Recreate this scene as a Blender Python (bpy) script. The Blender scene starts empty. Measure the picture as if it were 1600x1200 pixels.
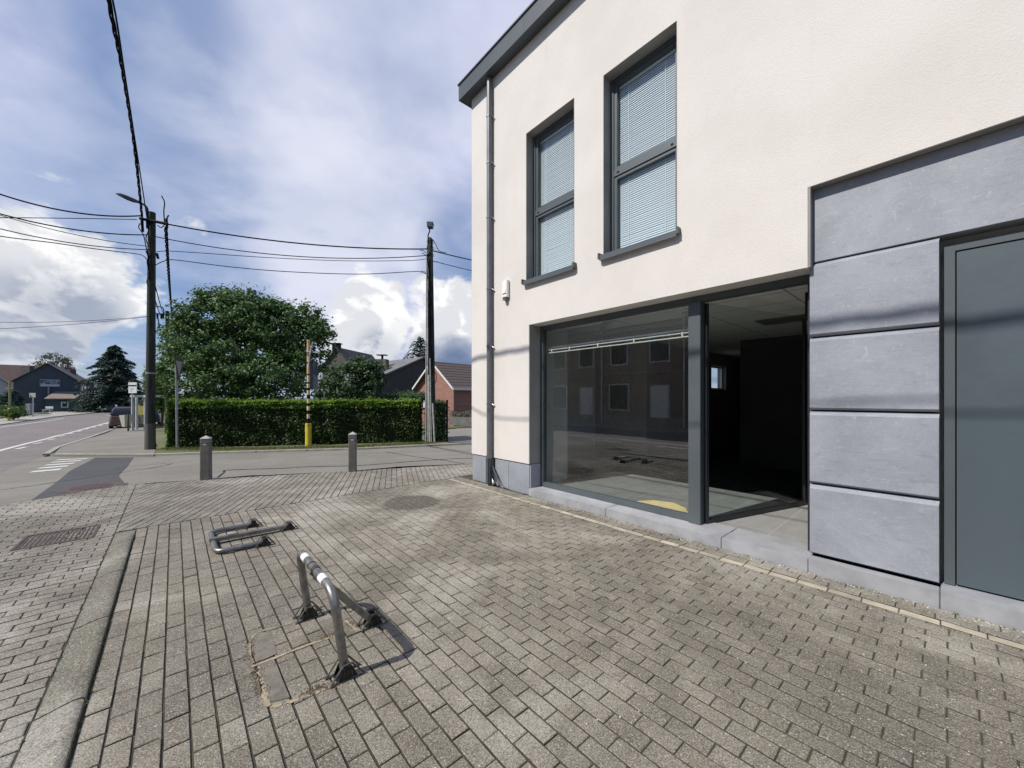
import bpy, bmesh, math, random
import numpy as np
from math import radians, sin, cos, pi
from mathutils import Vector, Matrix
C = bpy.context
SC = C.scene
COL = SC.collection
random.seed(7)
RNG = np.random.default_rng(11)

# ------------------------------------------------------------------ camera
EYE = 1.6
HOR = 622.0
FPX = 600.0
cam_d = bpy.data.cameras.new('camera'); cam = bpy.data.objects.new('camera', cam_d); COL.objects.link(cam)
cam.location = (0, 0, EYE); cam.rotation_euler = (radians(90), 0, 0)
cam_d.sensor_width = 36; cam_d.lens = 36*FPX/1600; cam_d.shift_y = (HOR-600)/1600
cam_d.clip_start = .05; cam_d.clip_end = 6000
SC.camera = cam

# ------------------------------------------------------------------ light
SUN_AZ = Vector((.86, .51, 0)).normalized()      # the way the light travels over the ground
SUN_EL = radians(47.5)
to_sun = Vector((-SUN_AZ.x*cos(SUN_EL), -SUN_AZ.y*cos(SUN_EL), sin(SUN_EL)))
sun_d = bpy.data.lights.new('sun', 'SUN'); sun = bpy.data.objects.new('sun', sun_d); COL.objects.link(sun)
sun_d.energy = 4.9; sun_d.angle = radians(.55); sun_d.color = (1, .955, .89)
sun.rotation_euler = to_sun.to_track_quat('Z', 'Y').to_euler()
sun.location = (-20, -20, 30)
SC.view_settings.view_transform = 'Standard'
SC.view_settings.look = 'None'
SC.view_settings.exposure = 0.0
SC.view_settings.gamma = 1.0

class NT:
    """tiny node-tree writer"""
    def __init__(s, tree): s.t = tree; s.n = tree.nodes; s.l = tree.links
    def add(s, kind, **kw):
        nd = s.n.new(kind)
        for k, v in kw.items():
            if k.startswith('i_'):
                key = k[2:]
                key = int(key) if key.isdigit() else key.replace('_', ' ')
                s.put(nd.inputs[key], v)
            else: setattr(nd, k, v)
        return nd
    def put(s, sock, v):
        if isinstance(v, bpy.types.NodeSocket): s.l.new(v, sock)
        elif isinstance(v, (tuple, list)) and len(v) == 3 and sock.type == 'RGBA': sock.default_value = (*v, 1)
        else: sock.default_value = v
    def math(s, op, a, b=0.0, c=None, clamp=False):
        nd = s.n.new('ShaderNodeMath'); nd.operation = op; nd.use_clamp = clamp
        s.put(nd.inputs[0], a); s.put(nd.inputs[1], b)
        if c is not None: s.put(nd.inputs[2], c)
        return nd.outputs[0]
    def vmath(s, op, a, b):
        nd = s.n.new('ShaderNodeVectorMath'); nd.operation = op
        s.put(nd.inputs[0], a); s.put(nd.inputs[1], b)
        return nd
    def mix(s, f, a, b, mode='MIX'):
        nd = s.n.new('ShaderNodeMix'); nd.data_type = 'RGBA'; nd.blend_type = mode; nd.clamp_factor = True
        s.put(nd.inputs[0], f); s.put(nd.inputs[6], a); s.put(nd.inputs[7], b)
        return nd.outputs[2]
    def ramp(s, f, lo, hi, a=0.0, b=1.0, smooth=True):
        nd = s.n.new('ShaderNodeMapRange'); nd.interpolation_type = 'SMOOTHSTEP' if smooth else 'LINEAR'
        s.put(nd.inputs[0], f); s.put(nd.inputs[1], lo); s.put(nd.inputs[2], hi); s.put(nd.inputs[3], a); s.put(nd.inputs[4], b)
        return nd.outputs[0]
    def noise(s, vec, scale, detail=4, rough=.55, dist=0.0):
        nd = s.n.new('ShaderNodeTexNoise')
        if vec is not None: s.l.new(vec, nd.inputs['Vector'])
        nd.inputs['Scale'].default_value = scale; nd.inputs['Detail'].default_value = detail
        nd.inputs['Roughness'].default_value = rough; nd.inputs['Distortion'].default_value = dist
        return nd.outputs['Fac']

# ------------------------------------------------------------------ world: clear sky with a high veil and low cumulus
W = bpy.data.worlds.new('World'); SC.world = W; W.use_nodes = True
w = NT(W.node_tree); w.n.clear()
out = w.add('ShaderNodeOutputWorld')
sky = w.add('ShaderNodeTexSky', sky_type='NISHITA', sun_disc=False)
sky.sun_elevation = SUN_EL
sky.sun_rotation = math.atan2(to_sun.x, to_sun.y)
sky.altitude = 100; sky.air_density = 1.0; sky.dust_density = .6; sky.ozone_density = 2.0
skyc = w.mix(1.0, sky.outputs[0], (.105, .105, .105), 'MULTIPLY')
tc = w.add('ShaderNodeTexCoord'); d = tc.outputs['Generated']
sep = w.add('ShaderNodeSeparateXYZ', i_0=d); dz = sep.outputs[2]
def dome(h):      # project the direction on a cloud layer
    den = w.math('ADD', w.math('MAXIMUM', dz, 0.0), h)
    cx = w.math('DIVIDE', sep.outputs[0], den); cy = w.math('DIVIDE', sep.outputs[1], den)
    return w.add('ShaderNodeCombineXYZ', i_0=cx, i_1=cy).outputs[0]
def lobe(px, py, lo, hi):   # 1 near a direction, 0 away from it
    v = Vector(((px-800)/FPX, 1, (HOR-py)/FPX)).normalized()
    return w.ramp(w.vmath('DOT_PRODUCT', d, tuple(v)).outputs['Value'], cos(radians(hi)), cos(radians(lo)))
p1 = dome(.22)
n1 = w.noise(p1, 1.15, 7, .5, .12)
n1b = w.noise(p1, .55, 3, .5, .2)
def mx(*a):
    r = a[0]
    for x in a[1:]: r = w.math('MAXIMUM', r, x)
    return r
def k(f, v): return w.math('MULTIPLY', v, f)
gap = mx(k(.95, lobe(180, 10, 0, 12)), k(1.1, lobe(215, 75, 0, 9)), k(1.0, lobe(262, 140, 0, 7)), k(.7, lobe(110, 90, 0, 12)), k(1.3, lobe(300, 500, 0, 12)), k(1.3, lobe(150, 500, 0, 14)), k(.8, lobe(30, 330, 0, 12)), k(.95, lobe(715, 398, 0, 7)), k(.65, lobe(20, 60, 2, 22)), k(.5, lobe(40, 250, 0, 12)))
veil = w.math('ADD', n1, k(.6, n1b))
veil = w.math('SUBTRACT', veil, k(.34, gap))
veil = w.ramp(veil, .42, .80, .22, 1.0)
veil = w.math('MULTIPLY', veil, w.ramp(sep.outputs[1], -.25, .35, .15, 1.0))  # veil thinned behind the camera, out of view, to lower the ambient fill
vb = w.noise(p1, 1.7, 6, .52, .12)
vt = w.ramp(vb, .38, .62)
veilcol = w.mix(vt, (.29, .365, .62), (.66, .70, .89))
bright = mx(k(1.0, lobe(480, 150, 2, 22)), k(.9, lobe(400, 300, 2, 18)), k(.95, lobe(560, 420, 4, 18)), k(.6, lobe(330, 330, 2, 16)), k(.6, lobe(640, 60, 2, 18)))
bright = w.math('MULTIPLY', bright, w.ramp(w.noise(p1, 2.0, 6, .52, .15), .34, .58, .50, 1.0))
veilcol = w.mix(k(.95, bright), veilcol, (.77, .80, .93))
veil = mx(veil, k(.9, bright))
c1 = w.mix(veil, w.mix(.35, skyc, (.10, .27, .66)), veilcol)
# cumulus
str_ = w.add('ShaderNodeVectorMath', operation='MULTIPLY', i_0=d, i_1=(1, 1, 1.5)).outputs[0]
q = w.noise(str_, 4.6, 10, .56, .25)
q2 = w.noise(w.vmath('ADD', str_, (-.03, -.02, .045)).outputs[0], 4.6, 10, .56, .25)
cover = mx(k(.34, lobe(585, 510, 0, 10)), k(.36, lobe(700, 500, 0, 10)), k(.30, lobe(645, 545, 0, 8)), k(.35, lobe(35, 450, 0, 10)), k(.25, lobe(205, 478, 0, 5)), k(.27, lobe(125, 435, 0, 6.5)), k(.22, lobe(10, 560, 0, 8)))
belt = w.math('MULTIPLY', w.ramp(dz, .40, .12), w.ramp(dz, -.02, .05))
away = w.math('SUBTRACT', 1.0, lobe(420, 420, 34, 44))
cover = mx(cover, k(.10, w.math('MULTIPLY', belt, away)))
dens = w.math('ADD', q, cover)
cum = w.ramp(dens, .655, .725)
grey = mx(k(1.2, lobe(95, 500, 1, 6)), k(1.0, lobe(20, 500, 1, 6)), k(.6, lobe(30, 530, 1, 8)), k(1.1, lobe(650, 575, 1, 6)), k(.75, lobe(600, 555, 1, 5)), k(.6, lobe(705, 565, 1, 5)), k(.5, lobe(630, 520, 0, 3)))
relief = w.ramp(w.math('SUBTRACT', q2, q), -.05, .05)
grey = w.math('ADD', k(.75, w.math('MULTIPLY', grey, w.ramp(q2, .35, .6, .55, 1.2))), w.math('SUBTRACT', .38, k(.55, relief)), clamp=True)
cumcol = w.mix(grey, (1.0, 1.0, 1.0), (.38, .43, .54))
c2 = w.mix(cum, c1, cumcol)
low = w.noise(w.add('ShaderNodeVectorMath', operation='MULTIPLY', i_0=d, i_1=(1, 1, 8)).outputs[0], 3.6, 7, .55, .4)
lowf = w.math('MULTIPLY', w.ramp(low, .42, .60), w.ramp(dz, .22, .04))
c3 = w.mix(w.math('MULTIPLY', lowf, w.math('SUBTRACT', .85, k(.8, cum))), c2, (.50, .58, .78))
c3 = w.mix(k(.9, lobe(712, 570, 1.0, 5)), c3, (.12, .19, .35))
bg = w.add('ShaderNodeBackground', i_Color=c3, i_Strength=1.0)
w.l.new(bg.outputs[0], out.inputs[0])

# ------------------------------------------------------------------ frames of reference
U = Vector((-.6606, .7507, 0)); N = Vector((.7507, .6606, 0))   # along the facade, into the building
def F(s, n, z=0.0): return Vector((n*.7507 - s*.6606, n*.6606 + s*.7507, z))
def sn(x, y): return (-x*.6606 + y*.7507, x*.7507 + y*.6606)
def smooth(t): t = min(1, max(0, t)); return t*t*(3-2*t)
def H(s):      # the road falls a little towards the far end
    return -.62*smooth((s-12)/26)
def Hxy(x, y): return H(sn(x, y)[0])
def G(px, py, z=0.0):     # point of the terrain seen in that direction
    h = 0.0
    for _ in range(30):
        Y = FPX*(EYE-h-z)/max(py-HOR, .8); X = (px-800)/FPX*Y
        h = .5*h + .5*Hxy(X, Y)
    return Vector((X, Y, h+z))
def P(px, py, Y): return Vector(((px-800)/FPX*Y, Y, EYE-(py-HOR)/FPX*Y))

# ------------------------------------------------------------------ objects
ROOT = {}
def tag(o, label=None, cat=None, group=None, kind=None):
    if label: o['label'] = label
    if cat: o['category'] = cat
    if group: o['group'] = group
    if kind: o['kind'] = kind
    return o
def thing(name, loc, label, cat, group=None):
    o = bpy.data.objects.new(name, None); COL.objects.link(o); o.location = loc
    o.empty_display_size = .2
    ROOT[o.name] = Vector(loc)
    return tag(o, label, cat, group)
def copy_tree(o, parent=None):
    c = o.copy(); COL.objects.link(c); c.parent = parent
    for ch in o.children: copy_tree(ch, c)
    return c

class MB:
    def __init__(s): s.v = []; s.f = []; s.m = []
    def quad(s, *pts):
        b = len(s.v); s.v += [tuple(p) for p in pts]; s.f.append(tuple(range(b, b+len(pts)))); s.m.append(0); return s
    def hexa(s, p, mi=0):   # p: 8 corners, bottom 0-3 ccw, top 4-7
        b = len(s.v); s.v += [tuple(q) for q in p]
        for f in ((3,2,1,0),(4,5,6,7),(0,1,5,4),(1,2,6,5),(2,3,7,6),(3,0,4,7)):
            s.f.append(tuple(b+i for i in f)); s.m.append(mi)
        return s
    def box(s, x0, x1, y0, y1, z0, z1, M=None, mi=0):
        p = [Vector(q) for q in ((x0,y0,z0),(x1,y0,z0),(x1,y1,z0),(x0,y1,z0),(x0,y0,z1),(x1,y0,z1),(x1,y1,z1),(x0,y1,z1))]
        if M is not None: p = [M @ q for q in p]
        return s.hexa(p, mi)
    def fb(s, s0, s1, n0, n1, z0, z1, mi=0):    # box in facade coordinates
        # order keeps outward normals
        return s.hexa([F(s1,n0,z0),F(s0,n0,z0),F(s0,n1,z0),F(s1,n1,z0),F(s1,n0,z1),F(s0,n0,z1),F(s0,n1,z1),F(s1,n1,z1)], mi)
    def prism(s, pts, z0, z1, z1f=None):
        b = len(s.v); k = len(pts)
        s.v += [(p[0], p[1], z0) for p in pts] + [(p[0], p[1], z1 if z1f is None else z1f(p)) for p in pts]
        s.f.append(tuple(b+i for i in reversed(range(k)))); s.f.append(tuple(b+k+i for i in range(k)))
        for i in range(k):
            j = (i+1) % k; s.f.append((b+i, b+j, b+k+j, b+k+i))
        s.m += [0]*(k+2); return s
    def tube(s, pts, r, seg=8, caps=True, taper=None):
        pts = [Vector(p) for p in pts]; k = len(pts); b = len(s.v)
        rr = r if isinstance(r, (list, tuple)) else [r]*k
        prev = None
        for i, p in enumerate(pts):
            t = (pts[min(i+1, k-1)] - pts[max(i-1, 0)]).normalized()
            if prev is None:
                a = Vector((0,0,1)) if abs(t.z) < .9 else Vector((1,0,0))
                u = t.cross(a).normalized()
            else: u = (prev - t*prev.dot(t)).normalized()
            v = t.cross(u); prev = u
            for j in range(seg):
                a = 2*pi*j/seg; q = p + (u*cos(a) + v*sin(a))*rr[i]; s.v.append(tuple(q))
        for i in range(k-1):
            for j in range(seg):
                a = b+i*seg+j; c = b+i*seg+(j+1) % seg
                s.f.append((a, c, c+seg, a+seg)); s.m.append(0)
        if caps:
            s.f.append(tuple(b+j for j in reversed(range(seg)))); s.f.append(tuple(b+(k-1)*seg+j for j in range(seg))); s.m += [0, 0]
        return s
    def build(s, name, mat, parent=None, smooth=False, loc=None, bevel=0, root=None):
        me = bpy.data.meshes.new(name)
        o = bpy.data.objects.new(name, me); COL.objects.link(o)
        L = Vector((0,0,0))
        if parent is not None:
            o.parent = parent
            L = root if root is not None else ROOT.get(parent.name, Vector((0,0,0)))
            ROOT[o.name] = L
        elif loc is not None: L = Vector(loc); o.location = L; ROOT[o.name] = L
        me.from_pydata([(v[0]-L.x, v[1]-L.y, v[2]-L.z) for v in s.v], [], s.f)
        for m in (mat if isinstance(mat, (list, tuple)) else [mat]): me.materials.append(m)
        if isinstance(mat, (list, tuple)): me.polygons.foreach_set('material_index', s.m)
        me.update()
        bm = bmesh.new(); bm.from_mesh(me); bmesh.ops.recalc_face_normals(bm, faces=bm.faces)
        if bevel: bmesh.ops.bevel(bm, geom=list(bm.edges), offset=bevel, segments=2, affect='EDGES', clamp_overlap=True)
        bm.to_mesh(me); bm.free()
        if smooth:
            for p in me.polygons: p.use_smooth = True
            try: me.set_sharp_from_angle(angle=radians(40))
            except Exception: pass
        return o
def catmull(P_, n=8):
    P_ = [Vector(p) for p in P_]; Q = [P_[0]*2-P_[1]] + P_ + [P_[-1]*2-P_[-2]]; o = []
    for i in range(1, len(Q)-2):
        for k in range(n):
            t = k/n; a, b, c, d_ = Q[i-1:i+3]
            o.append(.5*((2*b)+(c-a)*t+(2*a-5*b+4*c-d_)*t*t+(3*b-a-3*c+d_)*t**3))
    return o + [P_[-1]]
def sheet(name, pts, zoff, mat, kind='structure', thick=0.0, step=1.6, parent=None):
    """flat sheet (or slab) laid over the terrain"""
    bm = bmesh.new()
    f = bm.faces.new([bm.verts.new((p[0], p[1], 0)) for p in pts])
    bmesh.ops.triangulate(bm, faces=[f])
    s_ = 12.0
    while s_ < 40:
        bmesh.ops.bisect_plane(bm, geom=bm.verts[:]+bm.edges[:]+bm.faces[:], plane_co=F(s_, 0), plane_no=U); s_ += step
    if thick:
        r = bmesh.ops.extrude_face_region(bm, geom=bm.faces[:])
        vs = [g for g in r['geom'] if isinstance(g, bmesh.types.BMVert)]
        for v in bm.verts: v.co.z = Hxy(v.co.x, v.co.y) + zoff - thick
        for v in vs: v.co.z += thick
    else:
        for v in bm.verts: v.co.z = Hxy(v.co.x, v.co.y) + zoff
    bmesh.ops.recalc_face_normals(bm, faces=bm.faces)
    if not thick:
        for f in bm.faces:
            if f.normal.z < 0: f.normal_flip()
    me = bpy.data.meshes.new(name); bm.to_mesh(me); bm.free(); me.materials.append(mat)
    o = bpy.data.objects.new(name, me); COL.objects.link(o); o.parent = parent
    if kind: o['kind'] = kind
    return o

# ------------------------------------------------------------------ materials
def mat(name, c1, c2=None, scale=4, rough=.6, metal=0.0, bump=0.0, bscale=60, c3=None, s3=40, f3=.5, aniso=(1,1,1), spec=None, detail=5, lo=.35, hi=.65, island=0.0, coat=0.0, bdist=.004):
    m = bpy.data.materials.new(name); m.use_nodes = True; t = NT(m.node_tree)
    b = t.n['Principled BSDF']; b.inputs['Roughness'].default_value = rough; b.inputs['Metallic'].default_value = metal
    if spec is not None: b.inputs['Specular IOR Level'].default_value = spec
    if coat: b.inputs['Coat Weight'].default_value = coat
    tc_ = t.add('ShaderNodeTexCoord'); v = tc_.outputs['Object']
    if aniso != (1,1,1): v = t.add('ShaderNodeVectorMath', operation='MULTIPLY', i_0=v, i_1=aniso).outputs[0]
    col = None
    if c2 is not None:
        col = t.mix(t.ramp(t.noise(v, scale, detail), lo, hi), tuple(c1), tuple(c2))
        if c3 is not None: col = t.mix(t.math('MULTIPLY', t.ramp(t.noise(v, s3, 3), .5, .7), f3), col, tuple(c3))
    else: b.inputs['Base Color'].default_value = (*c1, 1)
    if island:
        g = t.add('ShaderNodeNewGeometry')
        k = t.math('ADD', t.math('MULTIPLY', g.outputs['Random Per Island'], 2*island), 1-island)
        cc = t.add('ShaderNodeCombineXYZ', i_0=k, i_1=k, i_2=k).outputs[0]
        col = t.mix(1.0, col if col is not None else tuple(c1), cc, 'MULTIPLY')
    if col is not None: t.l.new(col, b.inputs['Base Color'])
    if bump:
        bp = t.add('ShaderNodeBump'); bp.inputs['Strength'].default_value = bump; bp.inputs['Distance'].default_value = bdist
        t.l.new(t.noise(v, bscale, 4), bp.inputs['Height']); t.l.new(bp.outputs[0], b.inputs['Normal'])
    return m
def brickmat(name, c1, c2, mortar, bw=.22, bh=.072, axes=None, rough=.8, gap=.012, var=0.0, bump=.4):
    """bricks in wall coordinates: axes = horizontal direction of the wall"""
    m = bpy.data.materials.new(name); m.use_nodes = True; t = NT(m.node_tree)
    b = t.n['Principled BSDF']; b.inputs['Roughness'].default_value = rough
    g = t.add('ShaderNodeTexCoord'); v = g.outputs['Object']
    a = axes or (1, 0, 0)
    h = t.vmath('DOT_PRODUCT', v, tuple(a)).outputs['Value']
    z = t.add('ShaderNodeSeparateXYZ', i_0=v).outputs[2]
    vec = t.add('ShaderNodeCombineXYZ', i_0=h, i_1=z).outputs[0]
    br = t.add('ShaderNodeTexBrick'); t.l.new(vec, br.inputs['Vector'])
    br.inputs['Color1'].default_value = (*c1, 1); br.inputs['Color2'].default_value = (*c2, 1); br.inputs['Mortar'].default_value = (*mortar, 1)
    br.inputs['Scale'].default_value = 1; br.inputs['Mortar Size'].default_value = gap/2; br.inputs['Brick Width'].default_value = bw; br.inputs['Row Height'].default_value = bh
    col = t.mix(t.math('MULTIPLY', t.noise(v, 1.5, 5), .5), br.outputs['Color'], tuple(x*.55 for x in c1))
    t.l.new(col, b.inputs['Base Color'])
    bp = t.add('ShaderNodeBump'); bp.inputs['Strength'].default_value = bump; bp.inputs['Distance'].default_value = .006; bp.invert = True
    t.l.new(br.outputs['Fac'], bp.inputs['Height']); t.l.new(bp.outputs[0], b.inputs['Normal'])
    return m
def glass(name, tint=(.86, .92, .91), refl=1.35, rough=0.0):
    m = bpy.data.materials.new(name); m.use_nodes = True; t = NT(m.node_tree); t.n.clear()
    o = t.add('ShaderNodeOutputMaterial'); g = t.add('ShaderNodeNewGeometry')
    cs = t.math('ABSOLUTE', t.vmath('DOT_PRODUCT', g.outputs['Incoming'], g.outputs['Normal']).outputs['Value'])
    f = t.math('MULTIPLY_ADD', t.math('POWER', t.math('SUBTRACT', 1.0, cs), 5.0), .96, .04)
    f = t.math('MULTIPLY', f, refl, clamp=True)
    tr = t.add('ShaderNodeBsdfTransparent', i_Color=tint); gl = t.add('ShaderNodeBsdfGlossy'); gl.inputs['Roughness'].default_value = rough
    bp = t.add('ShaderNodeBump'); bp.inputs['Strength'].default_value = .12; bp.inputs['Distance'].default_value = .004
    t.l.new(t.noise(t.add('ShaderNodeTexCoord').outputs['Object'], 1.3, 1), bp.inputs['Height']); t.l.new(bp.outputs[0], gl.inputs['Normal'])
    mx = t.add('ShaderNodeMixShader', i_0=f, i_1=tr.outputs[0], i_2=gl.outputs[0]); t.l.new(mx.outputs[0], o.inputs[0])
    return m

def plaster_mat():
    m = bpy.data.materials.new('plaster'); m.use_nodes = True; t = NT(m.node_tree)
    b = t.n['Principled BSDF']; b.inputs['Roughness'].default_value = .9; b.inputs['Specular IOR Level'].default_value = .2
    v = t.add('ShaderNodeTexCoord').outputs['Object']
    a = t.noise(v, .7, 4); g = t.noise(v, 170, 3, .75); g2 = t.noise(v, 70, 4, .7)
    c = t.mix(t.ramp(a, .35, .65), (.63, .592, .548), (.685, .646, .604))
    c = t.mix(t.math('MULTIPLY', t.ramp(g, .56, .70), .30), c, (.50, .45, .40))
    c = t.mix(t.math('MULTIPLY', t.ramp(t.noise(v, 5, 6, .7), .57, .75), .16), c, (.55, .47, .42))
    # faint rain streaks
    st = t.noise(t.add('ShaderNodeVectorMath', operation='MULTIPLY', i_0=v, i_1=(3, 3, .25)).outputs[0], 2.2, 5)
    c = t.mix(t.math('MULTIPLY', t.ramp(st, .55, .8), .14), c, (.50, .46, .43))
    t.l.new(c, b.inputs['Base Color'])
    bp = t.add('ShaderNodeBump'); bp.inputs['Strength'].default_value = .75; bp.inputs['Distance'].default_value = .0045
    t.l.new(t.math('ADD', t.math('MULTIPLY', g, .6), g2), bp.inputs['Height']); t.l.new(bp.outputs[0], b.inputs['Normal'])
    return m
def stone_mat():
    m = bpy.data.materials.new('blue_stone'); m.use_nodes = True; t = NT(m.node_tree)
    b = t.n['Principled BSDF']; b.inputs['Roughness'].default_value = .5
    v = t.add('ShaderNodeTexCoord').outputs['Object']
    c = t.mix(t.ramp(t.noise(v, 1.6, 9, .68, .3), .33, .67), (.235, .250, .283), (.315, .330, .368))
    hs = t.add('ShaderNodeVectorMath', operation='MULTIPLY', i_0=v, i_1=(1, 1, 5)).outputs[0]
    c = t.mix(t.math('MULTIPLY', t.ramp(t.noise(hs, 9, 9, .75, .3), .54, .66), .40), c, (.40, .405, .42))
    c = t.mix(t.math('MULTIPLY', t.ramp(t.noise(hs, 7, 9, .75, .3), .46, .34), .40), c, (.165, .175, .195))
    c = t.mix(t.math('MULTIPLY', t.ramp(t.noise(v, 230, 3, .8), .54, .66), .55), c, (.10, .105, .12))
    c = t.mix(t.math('MULTIPLY', t.ramp(t.noise(v, 120, 4, .8), .58, .68), .5), c, (.48, .48, .49))
    vo = t.add('ShaderNodeTexVoronoi'); vo.inputs['Scale'].default_value = 30; t.l.new(v, vo.inputs['Vector'])
    sp_ = t.ramp(t.add('ShaderNodeSeparateColor', i_0=vo.outputs['Color']).outputs[0], .80, .95)
    c = t.mix(t.math('MULTIPLY', t.math('MULTIPLY', t.ramp(vo.outputs['Distance'], .16, .05), sp_), .6), c, (.60, .60, .61))
    sc_ = t.noise(t.add('ShaderNodeVectorMath', operation='MULTIPLY', i_0=v, i_1=(1, 1, .5)).outputs[0], 11, 7, .7, 3.5)
    c = t.mix(t.math('MULTIPLY', t.ramp(sc_, .60, .66), .35), c, (.50, .50, .51))
    t.l.new(c, b.inputs['Base Color'])
    bp = t.add('ShaderNodeBump'); bp.inputs['Strength'].default_value = .25; bp.inputs['Distance'].default_value = .002
    t.l.new(t.noise(v, 160, 5), bp.inputs['Height']); t.l.new(bp.outputs[0], b.inputs['Normal'])
    return m
def paver_mat(name, ca, cb, var=.11, moss=0.2, stain=None):
    m = bpy.data.materials.new(name); m.use_nodes = True; t = NT(m.node_tree)
    b = t.n['Principled BSDF']; b.inputs['Roughness'].default_value = .88; b.inputs['Specular IOR Level'].default_value = .25
    v = t.add('ShaderNodeTexCoord').outputs['Object']; g = t.add('ShaderNodeNewGeometry'); r = g.outputs['Random Per Island']
    c = t.mix(r, ca, cb)
    kk = t.math('FRACT', t.math('MULTIPLY', r, 17.3))
    kk = t.math('ADD', t.math('MULTIPLY', kk, 2*var), 1-var)
    c = t.mix(1.0, c, t.add('ShaderNodeCombineXYZ', i_0=kk, i_1=kk, i_2=kk).outputs[0], 'MULTIPLY')
    st = t.noise(v, .62, 7, .62, .7)
    c = t.mix(t.math('MULTIPLY', t.ramp(st, .55, .36), .66), c, (.100, .088, .070))
    c = t.mix(t.math('MULTIPLY', t.ramp(st, .50, .64), .70), c, (.43, .405, .35))
    st2 = t.noise(v, 2.6, 6, .65, .5)
    c = t.mix(t.math('MULTIPLY', t.ramp(st2, .50, .34), .50), c, (.10, .088, .068))
    c = t.mix(t.math('MULTIPLY', t.ramp(t.noise(v, 1.4, 6, .6), .56, .72), moss), c, (.15, .16, .10))
    if stain:
        dd = t.vmath('DISTANCE', v, stain[0]).outputs['Value']
        dd = t.math('ADD', dd, t.math('MULTIPLY', t.math('SUBTRACT', t.noise(v, 6, 3), .5), .12))
        c = t.mix(t.math('MULTIPLY', t.ramp(dd, stain[1]+.05, stain[1]-.05), .92), c, (.070, .058, .045))
    a = t.noise(v, 150, 4, .8)
    c = t.mix(t.math('MULTIPLY', t.ramp(a, .48, .38), .85), c, (.045, .039, .031))
    c = t.mix(t.math('MULTIPLY', t.ramp(a, .54, .63), .80), c, (.58, .54, .47))
    a2 = t.noise(v, 55, 4, .7)
    c = t.mix(t.math('MULTIPLY', t.ramp(a2, .50, .62), .38), c, (.09, .08, .066))
    c = t.mix(t.math('MULTIPLY', t.ramp(a2, .46, .36), .30), c, (.42, .39, .33))
    vo = t.add('ShaderNodeTexVoronoi'); vo.inputs['Scale'].default_value = 42; t.l.new(v, vo.inputs['Vector'])
    sp_ = t.ramp(t.add('ShaderNodeSeparateColor', i_0=vo.outputs['Color']).outputs[0], .72, .95)
    c = t.mix(t.math('MULTIPLY', t.math('MULTIPLY', t.ramp(vo.outputs['Distance'], .22, .10), sp_), .8), c, (.62, .59, .52))
    t.l.new(c, b.inputs['Base Color'])
    bp = t.add('ShaderNodeBump'); bp.inputs['Strength'].default_value = 1.0; bp.inputs['Distance'].default_value = .004
    t.l.new(t.math('ADD', a, t.math('MULTIPLY', a2, .8)), bp.inputs['Height']); t.l.new(bp.outputs[0], b.inputs['Normal'])
    return m
def asphalt_mat(name, c1, c2, agg=(.4, .39, .36), patch=.5):
    m = bpy.data.materials.new(name); m.use_nodes = True; t = NT(m.node_tree)
    b = t.n['Principled BSDF']; b.inputs['Roughness'].default_value = .85
    v = t.add('ShaderNodeTexCoord').outputs['Object']
    c = t.mix(t.ramp(t.noise(v, patch, 6, .6, .4), .35, .65), c1, c2)
    a = t.noise(v, 70, 3, .8)
    c = t.mix(t.math('MULTIPLY', t.ramp(a, .54, .66), .4), c, agg)
    c = t.mix(t.math('MULTIPLY', t.ramp(a, .44, .34), .45), c, tuple(x*.4 for x in c1))
    ln = t.noise(t.add('ShaderNodeVectorMath', operation='MULTIPLY', i_0=t.add('ShaderNodeVectorRotate', rotation_type='Z_AXIS', i_0=v, i_Angle=radians(-17)).outputs[0], i_1=(.12, 1.6, 1)).outputs[0], 1.3, 4)
    c = t.mix(t.math('MULTIPLY', t.ramp(ln, .5, .72), .3), c, tuple(x*.6 for x in c1))
    t.l.new(c, b.inputs['Base Color'])
    bp = t.add('ShaderNodeBump'); bp.inputs['Strength'].default_value = .5; bp.inputs['Distance'].default_value = .006
    t.l.new(a, bp.inputs['Height']); t.l.new(bp.outputs[0], b.inputs['Normal'])
    return m

M = {}
M['plaster'] = plaster_mat(); M['stone'] = stone_mat()
M['paver'] = paver_mat('concrete_pavers', (.222, .196, .152), (.282, .254, .204), stain=(tuple(F(5.45, 2.73)), .42))
M['paver2'] = paver_mat('pale_pavers', (.25, .222, .182), (.295, .266, .222), var=.10)
M['kerb'] = paver_mat('kerb_stone', (.165, .158, .122), (.205, .195, .155), var=.04, moss=.5)
M['cream'] = mat('cream_edging', (.44, .385, .29), (.32, .285, .225), 5, .85, bump=.5, bscale=150, island=.15)
M['asph_red'] = asphalt_mat('reddish_asphalt', (.150, .126, .118), (.185, .158, .148))
M['asph'] = asphalt_mat('pale_asphalt', (.172, .157, .130), (.215, .197, .166))
M['asph_new'] = asphalt_mat('dark_new_asphalt', (.050, .053, .055), (.066, .068, .070), agg=(.16, .16, .16))
M['joint'] = mat('joint_sand', (.036, .032, .024), (.070, .060, .044), 6, .95, bump=.6, bscale=90, c3=(.06, .075, .03), s3=2.5, f3=.7)
M['ground'] = mat('earth_and_grass', (.10, .12, .045), (.14, .13, .07), 1.2, .95, bump=.5, bscale=30)
M['kerb_far'] = mat('pale_kerb', (.36, .34, .29), (.27, .255, .22), 3, .85, bump=.3, bscale=60)
M['paint'] = mat('road_paint', (.62, .62, .58), (.48, .47, .44), 6, .7, bump=.3, bscale=90)
M['frame'] = mat('anthracite_aluminium', (.072, .088, .096), (.082, .097, .104), 2, .42, bump=.05, bscale=400)
M['frame_dk'] = mat('black_aluminium', (.02, .022, .025), rough=.4)
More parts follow.
